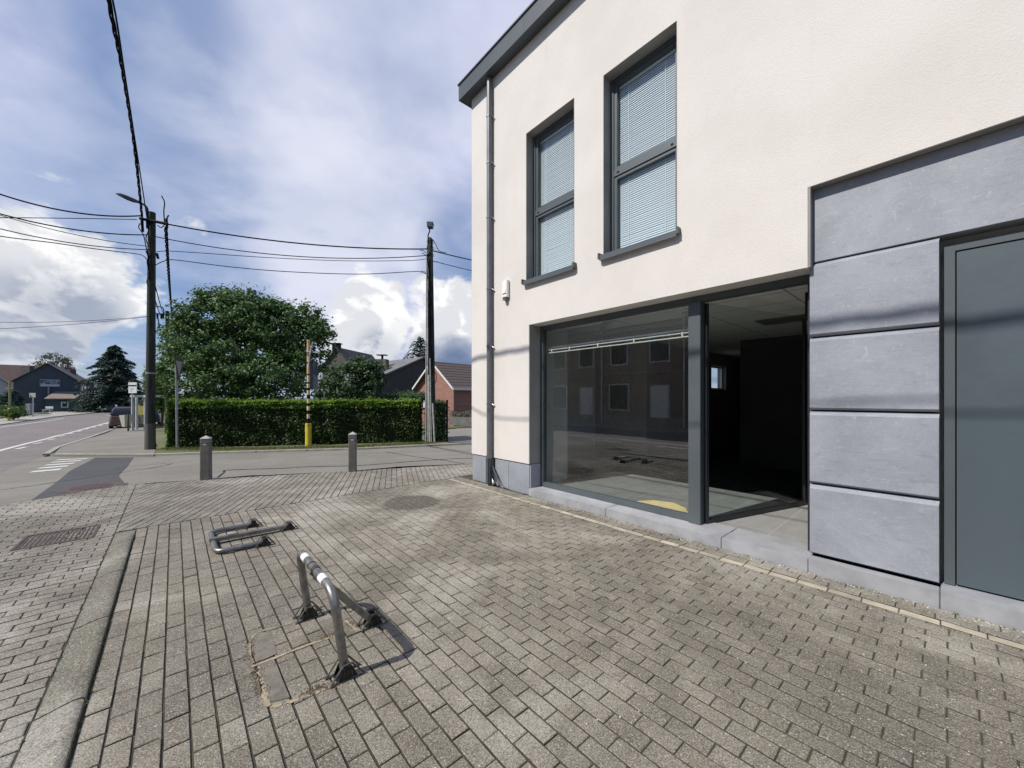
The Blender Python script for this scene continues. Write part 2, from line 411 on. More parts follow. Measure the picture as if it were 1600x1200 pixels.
M['door'] = mat('slate_blue_door', (.062, .084, .098), (.070, .092, .106), 1.2, .5, bump=.12, bscale=14, bdist=.01, c3=(.055, .072, .082), s3=2, f3=.6)
M['zinc'] = mat('zinc_pipe', (.20, .205, .21), (.26, .265, .27), 5, .38, .75)
M['pipe'] = mat('painted_downpipe', (.135, .142, .145), (.17, .175, .178), 4, .4, .35)
M['fascia'] = mat('grey_blue_fascia', (.050, .062, .070), (.060, .074, .082), 1.5, .45)
M['glass'] = glass('window_glass', (.93, .955, .95), refl=2.9)
M['glass_up'] = glass('upper_glass', (.962, .982, .985), 1.4)
M['blind'] = mat('blind_slats', (.74, .80, .82), rough=.5)
M['white'] = mat('white_plastic', (.78, .77, .73), rough=.45)
M['wht_wall'] = mat('white_interior_wall', (.62, .62, .60), (.55, .55, .53), 1, .8)
M['dark_wall'] = mat('dark_interior_wall', (.075, .075, .075), (.055, .055, .055), 1, .85)  # darkness of the unlit room put into the wall colour
M['steel'] = mat('galvanised_steel', (.30, .295, .28), (.20, .195, .185), 14, .42, .8, bump=.12, bscale=70, c3=(.14, .12, .10), s3=30, f3=.5)
M['cast'] = mat('black_cast_iron', (.012, .012, .012), (.03, .027, .024), 20, .5, .3)
M['edge'] = mat('scuffed_cast_edge', (.20, .19, .17), (.10, .09, .08), 25, .5, .6)
M['tape'] = mat('white_reflective_tape', (.80, .76, .74), rough=.35)
M['rubber'] = mat('black_rubber', (.015, .015, .015), rough=.7)
M['wood_pole'] = mat('tarred_wood', (.013, .017, .013), (.032, .036, .027), 3, .85, bump=.6, bscale=20, aniso=(6, 6, .6))
M['wood_base'] = mat('weathered_wood', (.075, .072, .058), (.11, .10, .085), 3, .85, bump=.6, bscale=20, aniso=(6, 6, .6))
M['cable'] = mat('black_cable', (.007, .007, .008), rough=.95, spec=.1)
M['conduit'] = mat('grey_conduit', (.30, .30, .29), (.42, .41, .39), 6, .55)
M['sign_grey'] = mat('grey_sign_back', (.30, .31, .32), rough=.5, metal=.3)
M['yellow'] = mat('yellow_paint', (.62, .50, .03), (.52, .42, .04), 5, .5)
M['black'] = mat('black_paint', (.010, .010, .011), rough=.8, spec=.15)
M['red'] = mat('red_paint', (.16, .02, .018), rough=.5)
M['bollard'] = mat('brown_grey_bollard', (.105, .10, .088), (.14, .13, .115), 8, .7, bump=.3, bscale=120)
M['bollard_cap'] = mat('pale_bollard_cap', (.36, .37, .34), rough=.6)
def leafmat(name, c1, c2, c3=None):
    m = bpy.data.materials.new(name); m.use_nodes = True; t = NT(m.node_tree)
    b = t.n['Principled BSDF']; b.inputs['Roughness'].default_value = .55; b.inputs['Specular IOR Level'].default_value = .3
    g = t.add('ShaderNodeNewGeometry'); r = g.outputs['Random Per Island']
    v = t.add('ShaderNodeTexCoord').outputs['Object']
    c = t.mix(r, c1, c2); c = t.mix(t.math('MULTIPLY', t.ramp(t.noise(v, .8, 3), .4, .65), .5), c, c3 or c2)
    t.l.new(c, b.inputs['Base Color'])
    tr = t.add('ShaderNodeBsdfTranslucent', i_Color=c)
    mx = t.add('ShaderNodeMixShader', i_0=.25, i_1=b.outputs[0], i_2=tr.outputs[0])
    t.l.new(mx.outputs[0], t.n['Material Output'].inputs[0])
    return m
M['leaf_chestnut'] = leafmat('chestnut_leaves', (.052, .105, .028), (.11, .19, .055), (.09, .155, .055))
M['leaf_bush'] = leafmat('bush_leaves', (.045, .09, .036), (.08, .13, .055))
M['leaf_hedge'] = leafmat('hedge_leaves', (.12, .23, .020), (.20, .33, .035), (.17, .29, .03))  # top and end leaves lightened: sunlight put into the colour
M['leaf_hedge_old'] = leafmat('old_hedge_leaves', (.024, .050, .010), (.065, .105, .028), (.04, .07, .018))  # same hedge, front leaves darkened: shade put into the colour
M['leaf_dark'] = leafmat('conifer_needles', (.028, .060, .046), (.05, .095, .068))
M['leaf_birch'] = leafmat('birch_leaves', (.06, .085, .05), (.10, .12, .075))
M['leaf_light'] = leafmat('light_green_leaves', (.06, .12, .02), (.10, .17, .035))
M['bark'] = mat('bark', (.05, .042, .032), (.085, .072, .055), 6, .9, bump=.6, bscale=30)
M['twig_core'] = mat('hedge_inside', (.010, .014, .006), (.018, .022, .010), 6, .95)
M['grass'] = leafmat('grass_blades', (.11, .15, .035), (.17, .18, .06))

# ================================================================== GROUND
gp = sheet('ground', [F(-900, -1200), F(-900, 1200), F(1500, 1200), F(1500, -1200)], -.09, M['ground'])

# main road (reddish) and side street (pale)
main_near = -2.02
A0 = G(75, 711); A1 = G(137.5, 686); A2 = G(179, 670)
road_l = [F(-25, -2.05), F(9.2, -2.05), G(0, 739), G(32, 726), G(67, 714), G(80, 708), G(95, 700), G(137.5, 686), G(179, 671)]
far_dir = (G(179, 671) - G(137.5, 686)).normalized()
E1 = G(179, 671) + far_dir*16; E2 = E1 + Vector((-.58, .82, 0))*60
def sidefar(px, py): return G(px, py)
road_r = [G(0, 664.5), G(85, 652)]
r0, r1 = road_r
rd = (r1-r0).normalized()
offn = -7.35
road_pts = [F(-25, -2.05), F(9.0, -2.05), G(0, 739), G(32, 726), G(67, 714), G(95, 700), G(137.5, 686), G(179, 671), E1, E2,
            E2 + Vector((-6.5, -3.5, 0)), G(150, 645.5), G(85, 652), G(0, 664.5), F(14, offn-.2), F(-25, offn)]
sheet('main_road', road_pts, -.012, M['asph_red'])
# near kerb line of the side street
near_line = [(0, 790), (50, 783), (115, 771), (180, 760), (240, 753.5), (330, 748), (405, 742), (547, 735.6), (622.5, 728.5), (738.7, 724)]
NL = [G(*p) for p in near_line]
ext = NL[-1] + (NL[-1]-NL[-3]).normalized()*18
far_line = [(67, 714), (82, 712), (147.5, 712.2), (240, 711.8), (400, 707), (555, 702.5), (735, 693.7)]
FL = [G(*p) for p in far_line]
extf = FL[-1] + (FL[-1]-FL[-2]).normalized()*18
street = [G(0, 739), F(9.0, -2.05)] + NL + [ext, extf] + FL[::-1] + [G(32, 726)]
# keep the polygon simple: main-road border first
sheet('side_street', street, -.008, M['asph'])
patch = [(148.7, 714.5), (208.7, 714.5), (200, 727), (185, 743), (197, 757), (115, 771), (50, 782.5), (47, 782.3), (92, 750), (110, 735), (140, 720)]
sheet('asphalt_patch', [G(*p) for p in patch], -.004, M['asph_new'])
# repair strips / cracks on the side street
def crack(pts, wd, name='tar_line', m='rubber', z=-.002):
    Q = catmull([G(*p) for p in pts], 5); mb = MB()
    for i in range(len(Q)-1):
        t_ = (Q[i+1]-Q[i]).normalized(); s_ = Vector((-t_.y, t_.x, 0))
        w1 = wd*(.6+.8*random.random()); w2 = wd*(.6+.8*random.random())
        mb.quad(Q[i]-s_*w1+Vector((0,0,z)), Q[i+1]-s_*w2+Vector((0,0,z)), Q[i+1]+s_*w2+Vector((0,0,z)), Q[i]+s_*w1+Vector((0,0,z)))
    o = mb.build(name, M[m]); o['kind'] = 'structure'; return o
crack([(340, 745.5), (350, 738), (358, 734), (440, 731.5), (480, 729), (560, 727), (640, 721), (700, 717), (738, 716)], .02)
crack([(0, 765), (60, 757), (150, 744), (235, 731), (270, 724)], .012)
crack([(180, 733), (200, 729), (300, 720)], .010)
crack([(603, 706), (640, 712), (700, 720), (738, 727)], .012)
# cobbled ring round a manhole in the dark patch
def disc(name, c, r, z, m, k=28, squash=1.0, kind='structure', jag=0.0):
    mb = MB(); b = []
    for i in range(k):
        a = 2*pi*i/k; rr = r*(1+jag*(random.random()-.5)); b.append((c.x+cos(a)*rr, c.y+sin(a)*rr*squash, c.z+z))
    mb.quad(*b); o = mb.build(name, m); o['kind'] = kind; return o
M['redcob'] = mat('reddish_cobbles', (.115, .068, .058), (.06, .052, .05), 22, .8, bump=.8, bscale=30)
cc = G(143, 760.5)
disc('cobble_patch', cc, .43, -.001, M['redcob'], jag=.35, k=40)
mh = MB()
mh.tube([cc+Vector((0,0,-.02)), cc+Vector((0,0,.003))], .27, 24)
tag(mh.build('manhole_cover', mat('rusty_iron', (.10, .06, .05), (.06, .045, .04), 20, .6, .4, bump=.8, bscale=60), loc=cc), 'round rusty manhole cover set in the dark asphalt patch', 'manhole cover')

# road markings
def mark(name, px, z=-.0035, wd=None):
    pts = [G(*p) for p in px]
    mb = MB()
    if wd:
        for i in range(len(pts)-1):
            a, b = pts[i], pts[i+1]; t_ = (b-a); t_.z = 0; t_.normalize(); s_ = Vector((-t_.y, t_.x, 0))*wd/2
            n_ = max(1, int((b-a).length/1.5))
            for k in range(n_):
                p = a.lerp(b, k/n_); q = a.lerp(b, (k+1)/n_)
                c_ = [p-s_, q-s_, q+s_, p+s_]
                mb.quad(*[Vector((v.x, v.y, Hxy(v.x, v.y)+z)) for v in c_])
    else: mb.quad(*[Vector((v.x, v.y, Hxy(v.x, v.y)+z)) for v in pts])
    o = mb.build(name, M['paint']); o['kind'] = 'structure'; return o
mark('road_marking', [(-60, 721), (0, 703.7), (45, 692), (90, 680.5), (135, 669), (178, 657.8), (215, 649)], wd=.17)
mark('road_marking', [(-60, 676), (0, 667.5), (40, 662.3), (75, 657.6), (100, 653.8)], wd=.17)
for a, b in (((26, 701.3), (41, 698)), ((52, 693.3), (66, 691)), ((75, 687.2), (86, 685.3)), ((92, 682), (101, 680.4)), ((107, 678), (115, 676.4)), ((121, 674.2), (128, 672.7)), ((133, 670.9), (139, 669.4)), ((144, 668), (150, 666.6)), ((155, 665.2), (160, 664)), ((165, 662.6), (170, 661.4))):
    mark('road_marking', [a, b], wd=.15)
for a, b in (((70, 709.3), (83, 706.3)), ((93, 700.5), (107, 697.3)), ((113, 692.8), (123, 690.7)), ((128, 687), (138, 685)), ((142, 683), (148, 681.4)), ((153, 678), (158, 676.8)), ((163, 674.6), (168, 673.4)), ((172, 671.8), (177, 670.6)), ((165, 649.6), (180, 648.2))):
    mark('road_marking', [a, b], wd=.15)
for l, r, hh in (((47.5, 736.8), (97, 732.4), 1.6), ((60, 731), (108, 727.4), 1.3), ((71, 726.2), (118, 723.2), 1.1), ((80, 721.9), (128, 719.2), .9), ((88, 718.2), (138, 716.2), .8)):
    mark('road_marking', [(l[0]-3, l[1]+hh), (r[0]-4, r[1]+hh), (r[0]+2, r[1]-hh*.7), (l[0]+4, l[1]-hh*.7)])
# dashed line along the near edge for the part of the road that only the shop window sees
for k in range(-4, 4):
    a = F(k*2.6, -2.75, -.0035); b = F(k*2.6+1.3, -2.75, -.0035); s_ = N*.07
    o = MB().quad(a-s_, b-s_, b+s_, a+s_).build('road_marking', M['paint']); o['kind'] = 'structure'
a = F(-20, -3.5, -.0035); b = F(11, -3.6, -.0035); s_ = N*.08
o = MB().quad(a-s_, b-s_, b+s_, a+s_).build('road_marking', M['paint']); o['kind'] = 'structure'

# far pavement (beyond the side street) with its kerb
far_pave = [G(82, 711.3, .03), G(240, 711.3, .03), G(244, 700, .03), G(228, 668, .03), G(212, 655, .03), G(186, 668, .03), G(179, 670, .03), G(137.5, 685, .03), G(95, 699, .03)]
sheet('pavement', far_pave, .03, M['asph'], thick=.12)
def kerbrun(px, wd=.14, h=.05, name='kerb', seg=1.0):
    pts = [G(*p) for p in px]; mb = MB()
    for i in range(len(pts)-1):
        a, b = pts[i], pts[i+1]; L_ = (b-a).length; n_ = max(1, int(L_/seg)); t_ = (b-a)/L_; s_ = Vector((-t_.y, t_.x, 0)).normalized()*wd
        for k in range(n_):
            p = a.lerp(b, k/n_) + t_*.006; q = a.lerp(b, (k+1)/n_) - t_*.006
            dz_ = random.uniform(-.003, .003)
            lo = Vector((0,0,-.09)); hi = Vector((0,0,h+dz_))
            mb.hexa([p+lo, q+lo, q+s_+lo, p+s_+lo, p+hi, q+hi, q+s_+hi, p+s_+hi])
    o = mb.build(name, M['kerb_far'], bevel=.006); o['kind'] = 'structure'; return o
kerbrun([(78, 711.8), (147.5, 712.4), (240, 712.2), (400, 707.3), (555, 702.8), (735, 694.2), (800, 691.5)])
kerbrun([(179, 671), (137.5, 686), (95, 700), (78, 710.5)][::-1], h=.045)
# grass verge before the hedge
verge = [G(232, 711), G(400, 706.4), G(555, 702), G(700, 695), G(700, 688), G(560, 694), G(400, 698), G(262, 701), G(246, 698)]
sheet('grass_verge', verge, .02, M['ground'], thick=.1)
# left far kerb and pavement across the main road
sheet('far_pavement', [G(0, 664), G(40, 658), G(85, 651.3), G(150, 644.8), G(150, 641), G(85, 643.5), G(45, 648.5), G(0, 655.5), F(19, -10.5), F(-25, -9.4), F(-25, -7.5), F(14, -7.6)], .05, M['kerb_far'], thick=.14)
# driveway between the right pole and the shop
sheet('driveway', [G(698, 692), G(800, 688), G(830, 660), G(700, 672)], .02, M['asph'], thick=.1)

# ------------------------------------------------------------------ pavers, every one a little block
def clip_ok(c, poly):
    x, y = c; inside = False; j = len(poly)-1
    for i in range(len(poly)):
        xi, yi = poly[i][0], poly[i][1]; xj, yj = poly[j][0], poly[j][1]
        if (yi > y) != (yj > y) and x < (xj-xi)*(y-yi)/(yj-yi)+xi: inside = not inside
        j = i
    return inside
def clip_rect(q, poly_planes):
    """clip a convex ring by half planes (point, inward normal)"""
    for p0, nn in poly_planes:
        o_ = []
        for i in range(len(q)):
            a, b = q[i], q[(i+1) % len(q)]; da = (a-p0).dot(nn); db = (b-p0).dot(nn)
            if da >= 0: o_.append(a)
            if (da >= 0) != (db >= 0): o_.append(a.lerp(b, da/(da-db)))
        q = o_
        if len(q) < 3: return None
    return q
def pave(name, org, e1, e2, L_, B_, r1, r2, planes, material, gap=.0085, z=0.0, jit=.0014, bond=.5, chamf=.0035, wob=.0015):
    mb = MB(); k1a, k1b = r1; k2a, k2b = r2
    for j in range(k2a, k2b):
        sh = (bond*L_ if j % 2 else 0) + random.uniform(-.006, .006)
        for i in range(k1a, k1b):
            a = i*L_+sh; b = a+L_; c = j*B_; e = c+B_
            g2, g3 = gap*.40, gap*.60
            q = [(a+g2, c+g3), (b-g2, c+g3), (b-g2, e-g3), (a+g2, e-g3)]
            q = [org + e1*(x+random.uniform(-wob, wob)) + e2*(y+random.uniform(-wob, wob)) for x, y in q]
            q = clip_rect(q, planes)
            if not q or len(q) < 3: continue
            ar = sum((q[t_].x*q[(t_+1) % len(q)].y-q[(t_+1) % len(q)].x*q[t_].y) for t_ in range(len(q)))/2
            if abs(ar) < .0006: continue
            if ar < 0: q = q[::-1]
            cen = sum(q, Vector((0,0,0)))/len(q)
            zz = z+random.uniform(-jit, jit); tx, ty = random.uniform(-.018, .018), random.uniform(-.018, .018)
            bs = len(mb.v); k = len(q)
            for p in q: mb.v.append((p.x, p.y, z-.014))
            for p in q:
                dd = p-cen; l_ = dd.length; dd = dd*(1-chamf*1.4/l_) if l_ > .01 else dd
                mb.v.append((p.x, p.y, zz-.0035+dd.x*tx+dd.y*ty))
            for p in q:
                dd = p-cen; l_ = dd.length; dd = dd*(1-chamf*1.4/l_) if l_ > .01 else dd
                mb.v.append((cen.x+dd.x, cen.y+dd.y, zz+dd.x*tx+dd.y*ty))
            mb.f.append(tuple(bs+2*k+t_ for t_ in range(k))); mb.m.append(0)
            for lv in (0, 1):
                for t_ in range(k):
                    u_ = (t_+1) % k; mb.f.append((bs+lv*k+t_, bs+lv*k+u_, bs+lv*k+k+u_, bs+lv*k+k+t_)); mb.m.append(1-lv)
    me = bpy.data.meshes.new(name); me.from_pydata(mb.v, [], mb.f); me.materials.append(material); me.materials.append(M['joint']); me.polygons.foreach_set('material_index', mb.m)
    o = bpy.data.objects.new(name, me); COL.objects.link(o); o['kind'] = 'structure'; return o
O3 = Vector((0,0,0))
SB = 6.57
# forecourt: long side along the facade
pave('forecourt', F(0, -.345), U, N, .205, .1015, (-16, 33), (0, 44), [(F(SB-.01, 0), -U), (F(0, 4.05), -N), (F(-3, 0), U)], M['paver'])
# strip along the wall
pave('forecourt', F(0.07, 4.15), U, N, .205, .108, (-16, 33), (0, 2), [(F(SB-.01, 0), -U), (F(-3, 0), U), (F(0, 4.365), -N)], M['paver'], jit=.002)
pave('forecourt_edging', F(.03, 4.060), U, N, .21, .082, (-14, 31), (0, 1), [(F(-3, 0), U)], M['cream'], gap=.008, jit=.0015, bond=0)
# apron between the forecourt and the side street, laid square to the street
S1 = Vector((.956, .293, 0)); S2 = Vector((-.293, .956, 0))
nl0 = NL[5]; nl1 = NL[9]
planes = [(F(SB+.012, 0), U), (F(0, -.522), N)]
ap = []
for i in range(2, 9):
    a, b = NL[i], NL[i+1]; t_ = (b-a).normalized(); ap.append((a, b))
def apron(seg_list):
    o_ = []
    for a, b in seg_list:
        t_ = (b-a).normalized(); t_.z = 0; o_.append((a, Vector((t_.y, -t_.x, 0))))
    return o_
planes_ap = planes + apron([(NL[3], NL[5]), (NL[5], NL[7]), (NL[7], NL[9])])
pave('apron', F(SB, -.5), S2, S1, .21, .1035, (-14, 30), (-30, 115), planes_ap + [(F(0, 8.5), -N)], M['paver2'], gap=.0085, wob=.002)
# pavement beside the main road: rows run across it
planes_l = [(F(0, -.53), -N), (F(0, -2.0), N), (F(-4, 0), U)] + apron([(NL[0], NL[3]), (NL[3], NL[5])])
pave('pavement_pavers', F(0, -.53), -N, U, .205, .1035, (-1, 9), (-38, 110), planes_l, M['paver2'], gap=.0085)
# bedding under all pavers
sheet('paver_bedding', [F(-4, -2.05), F(-4, 9), F(9.6, 9)] + [NL[9], NL[7], NL[5], NL[3], NL[2], NL[1], NL[0], F(9.3, -2.05)], -.0075, M['joint'])
# kerb edge of the asphalt
def kerb_profile():
    mb = MB(); s0 = -4.0
    prof = [(-.525, -.012), (-.522, -.001), (-.49, .004), (-.44, .020), (-.39, .031), (-.362, .030), (-.352, .022), (-.350, -.012)]
    lens = []
    s_ = s0
    while s_ < 6.5: lens.append((s_, min(s_+1.0, 6.5))); s_ += 1.0
    for a, b in lens:
        dn = random.uniform(-.003, .003); n_ = 7
        bs = len(mb.v)
        for i in range(n_+1):
            s = a+.007+(b-a-.014)*i/n_
            fade = smooth((6.5-s)/.35)
            for (n, z) in prof:
                mb.v.append(tuple(F(s, n+dn, z*max(.15, fade)+random.uniform(-.0006, .0006) if z > 0 else z)))
        k = len(prof)
        for i in range(n_):
            for j in range(k-1):
                q = bs+i*k+j; mb.f.append((q, q+1, q+k+1, q+k)); mb.m.append(0)
        mb.f.append(tuple(bs+j for j in range(k))); mb.f.append(tuple(bs+n_*k+j for j in range(k))); mb.m += [0, 0]
    o = mb.build('kerb', M['kerb'], smooth=True); o['kind'] = 'structure'
kerb_profile()
# gutter grate in the pavement
gr = thing('drain_grate', F(6.77, -.98), 'square rusty slatted drain grate in the pavers left of the kerb', 'drain grate')
g = MB()
for (a, b, c_, e) in ((6.47, 6.51, -1.29, -.69), (7.03, 7.07, -1.29, -.69), (6.51, 7.03, -1.29, -1.26), (6.51, 7.03, -.72, -.69)): g.fb(a, b, c_, e, -.02, .006)
M['rust'] = mat('rusted_grate', (.105, .070, .062), (.065, .048, .044), 14, .7, .3, bump=.5, bscale=80)
g.build('frame', M['rust'], gr, bevel=.002)
g = MB()
for k in range(15): g.fb(6.512, 7.028, -1.255+k*.0357, -1.235+k*.0357, -.02, .004)
g.build('bars', M['rust'], gr)
o = MB().fb(6.5, 7.04, -1.27, -.71, -.03, -.0085).build('pit', M['rubber'], gr)
# scars of the barrier on the pavers: mortar lines and smooth infill
M['mortar'] = mat('sandy_mortar', (.36, .295, .20), (.25, .205, .145), 12, .95, bump=.9, bscale=70, island=0)
M['infill'] = mat('dark_mortar_infill', (.125, .115, .094), (.19, .172, .138), 14, .95, bump=1.0, bscale=110, c3=(.22, .20, .16), s3=90, f3=.5)
def strip(pts_sn, w0, name, m, z=.003, jag=.5, n=6, gaps=0.0):
    Q = catmull([F(s, n_, z) for s, n_ in pts_sn], n); mb = MB()
    ws = [w0*(1+jag*(random.random()-.5)*2) for _ in Q]
    for i in range(len(Q)-1):
        if random.random() < gaps: continue
        t_ = (Q[i+1]-Q[i]).normalized(); s_ = Vector((-t_.y, t_.x, 0))
        mb.quad(Q[i]-s_*ws[i], Q[i+1]-s_*ws[i+1], Q[i+1]+s_*ws[i+1]*.8, Q[i]+s_*ws[i]*.8)
    o = mb.build(name, M[m]); o['kind'] = 'structure'; return o
def gs(px, py): v = G(px, py); return sn(v.x, v.y)
strip([gs(*p) for p in ((394, 1042), (430, 1028), (470, 1012), (508, 999), (528, 992))], .011, 'mortar_line', 'mortar', jag=.35)
strip([gs(*p) for p in ((455, 974), (430, 981), (405, 988), (392, 1000), (391, 1020), (396, 1036))], .008, 'mortar_line', 'mortar', jag=.8, gaps=.2)
strip([gs(*p) for p in ((404, 1050), (412, 1072), (416, 1095), (425, 1103), (450, 1098), (475, 1090), (500, 1080), (515, 1074))], .011, 'mortar_line', 'mortar', jag=.8, gaps=.12)
strip([gs(*p) for p in ((540, 970), (560, 985), (580, 980))], .009, 'mortar_line', 'mortar', jag=.8)
def blob(px, name, m, z):
    Q = [G(*p) for p in px]; mb = MB(); mb.quad(*[Vector((q.x, q.y, z)) for q in Q]); o = mb.build(name, M[m]); o['kind'] = 'structure'
blob(((397, 998), (405, 990), (420, 986), (428, 1003), (432, 1022), (412, 1031), (402, 1033), (396, 1018)), 'mortar_infill', 'infill', .0026)
blob(((406, 1050), (432, 1038), (441, 1062), (453, 1090), (424, 1098), (418, 1085)), 'mortar_infill', 'infill', .0026)
# crumbs of grit along the cuts and on the pavers
def grit(n, region, size, m, name):
    mb = MB()
    for _ in range(n):
        s, nn = region(); c_ = F(s, nn, random.uniform(.002, .004)); r = size*random.uniform(.4, 1.3); a0 = random.random()*6
        k = 5; b_ = len(mb.v)
        for i in range(k):
            a = a0+i*2*pi/k; rr = r*random.uniform(.6, 1.2); mb.v.append((c_.x+cos(a)*rr, c_.y+sin(a)*rr, .0))
        mb.v.append((c_.x, c_.y, r*.7+.002))
        for i in range(k): mb.f.append((b_+i, b_+(i+1) % k, b_+k)); mb.m.append(0)
    o = mb.build(name, M[m]); o['kind'] = 'stuff'; return o
crumb_paths = [((394, 1000), (392, 1030)), ((400, 1045), (412, 1090)), ((530, 992), (500, 998)), ((470, 1085), (515, 1072)), ((540, 975), (585, 978))]
def reg1():
    a, b = random.choice(crumb_paths); t_ = random.random(); p = gs(a[0]+(b[0]-a[0])*t_, a[1]+(b[1]-a[1])*t_)
    return p[0]+random.gauss(0, .018), p[1]+random.gauss(0, .018)
M['crumb'] = mat('brown_crumbs', (.10, .075, .05), (.17, .13, .09), 60, .95)
M['lime'] = mat('pale_chips', (.50, .48, .42), rough=.9)
tag(grit(520, reg1, .007, 'crumb', 'soil_crumbs'), 'brown soil crumbs along the mortar cuts beside the upright barrier', 'crumbs')
def reg2():
    return random.uniform(-1, 6), 4.36-abs(random.gauss(0, .06))
def reg3():
    return random.uniform(-.8, 3.2), random.uniform(1.2, 4.3)
tag(grit(420, reg2, .006, 'lime', 'gravel_chips'), 'pale gravel chips scattered along the foot of the shop wall', 'gravel')
tag(grit(170, reg3, .0045, 'lime', 'lime_specks'), 'tiny whitish specks scattered over the forecourt pavers at right', 'specks')
wp_, wn_ = [], []
for _ in range(240):
    r_ = random.random()
    if r_ < .40: s_, n_ = random.uniform(-.5, 6.2), 4.36-abs(random.gauss(0, .015))
    elif r_ < .62: s_, n_ = random.uniform(1.5, 6.5), -.347+random.gauss(0, .004)
    elif r_ < .75: s_, n_ = random.uniform(1.5, 6.5), -.528+random.gauss(0, .004)
    else:
        s_ = random.uniform(0, 6.4); n_ = -.345+.1015*random.randint(1, 42)
    for _k in range(random.randint(2, 7)):
        p_ = F(s_+random.gauss(0, .008), n_+random.gauss(0, .002)); a_ = random.uniform(0, 6.28)
        wp_.append((p_.x, p_.y, .004)); wn_.append((cos(a_), sin(a_), .15))
WEEDS = (wp_, wn_)
# round darker stain on the pavers
# ================================================================== THE SHOP
B0 = F(2.5, 4.4)
shop = thing('shop_building', B0, 'two storey cream plaster shop with anthracite windows and blue stone pillar', 'building')
TOP = 7.47; SE = 6.2; DN = .27
walls = MB()
def wf(s0, s1, z0, z1): walls.fb(s0, s1, 4.4, 4.4+DN, z0, z1)
wf(-9, .86, 3.55, TOP)
wf(.86, 2.09, 2.81, TOP)
wf(2.09, 3.11, 2.81, 3.53); wf(2.09, 3.11, 6.0, TOP)
wf(3.11, 3.62, 2.81, TOP)
wf(3.62, 4.576, 2.81, 3.53); wf(3.62, 4.576, 6.0, TOP)
wf(4.576, 4.64, .51, 3.53); wf(4.576, 4.64, 6.0, TOP)
wf(4.64, SE, .51, TOP)
walls.fb(SE-.27, SE, 4.4+DN, 8.2, .51, TOP); walls.fb(4.75, SE-.27, 8.1, 8.2, 0, TOP); walls.fb(4.5, 4.75, 8.1, 14, 2.96, TOP)
walls.fb(-9, 4.75, 14, 14.3, 0, TOP)
walls.fb(-9.3, -9, 4.4, 14.3, 0, TOP)
walls.build('wall', M['plaster'], shop)
# plinth of stone panels under the plaster
pl = MB()
for a, b in ((5.62, 6.185), (5.105, 5.475), (4.58, 5.098)): pl.fb(a, b, 4.412, 4.47, 0, .49)
pl.fb(4.58, 6.17, 4.44, 4.67, -.02, .508)
pl.fb(4.556, 4.58, 4.425, 4.65, 0, .50)
pl.build('plinth', M['stone'], shop)
MB().fb(5.93, 6.17, 4.67, 8.19, -.02, .508).build('plinth', M['stone'], shop)
# roof slab, fascia
r_ = MB().fb(-9.1, SE+.165, 4.235, 8.3, TOP, TOP+.07); r_.fb(-9.1, 4.9, 8.3, 14.3, TOP, TOP+.07); r_.build('roof', M['fascia'], shop)
fa = MB().fb(-9.1, SE+.17, 4.215, 4.235, TOP-.005, 7.76); fa.fb(SE+.165, SE+.185, 4.215, 8.3, TOP-.005, 7.76)
fa.fb(-9.1, SE+.2, 4.195, 4.25, 7.76, 7.785); fa.fb(SE+.15, SE+.2, 4.25, 8.3, 7.76, 7.785)
for k in range(-3, 3): fa.fb(k*2.1+.3, k*2.1+.304, 4.2125, 4.2155, TOP, 7.76)
fa.build('fascia', M['fascia'], shop)
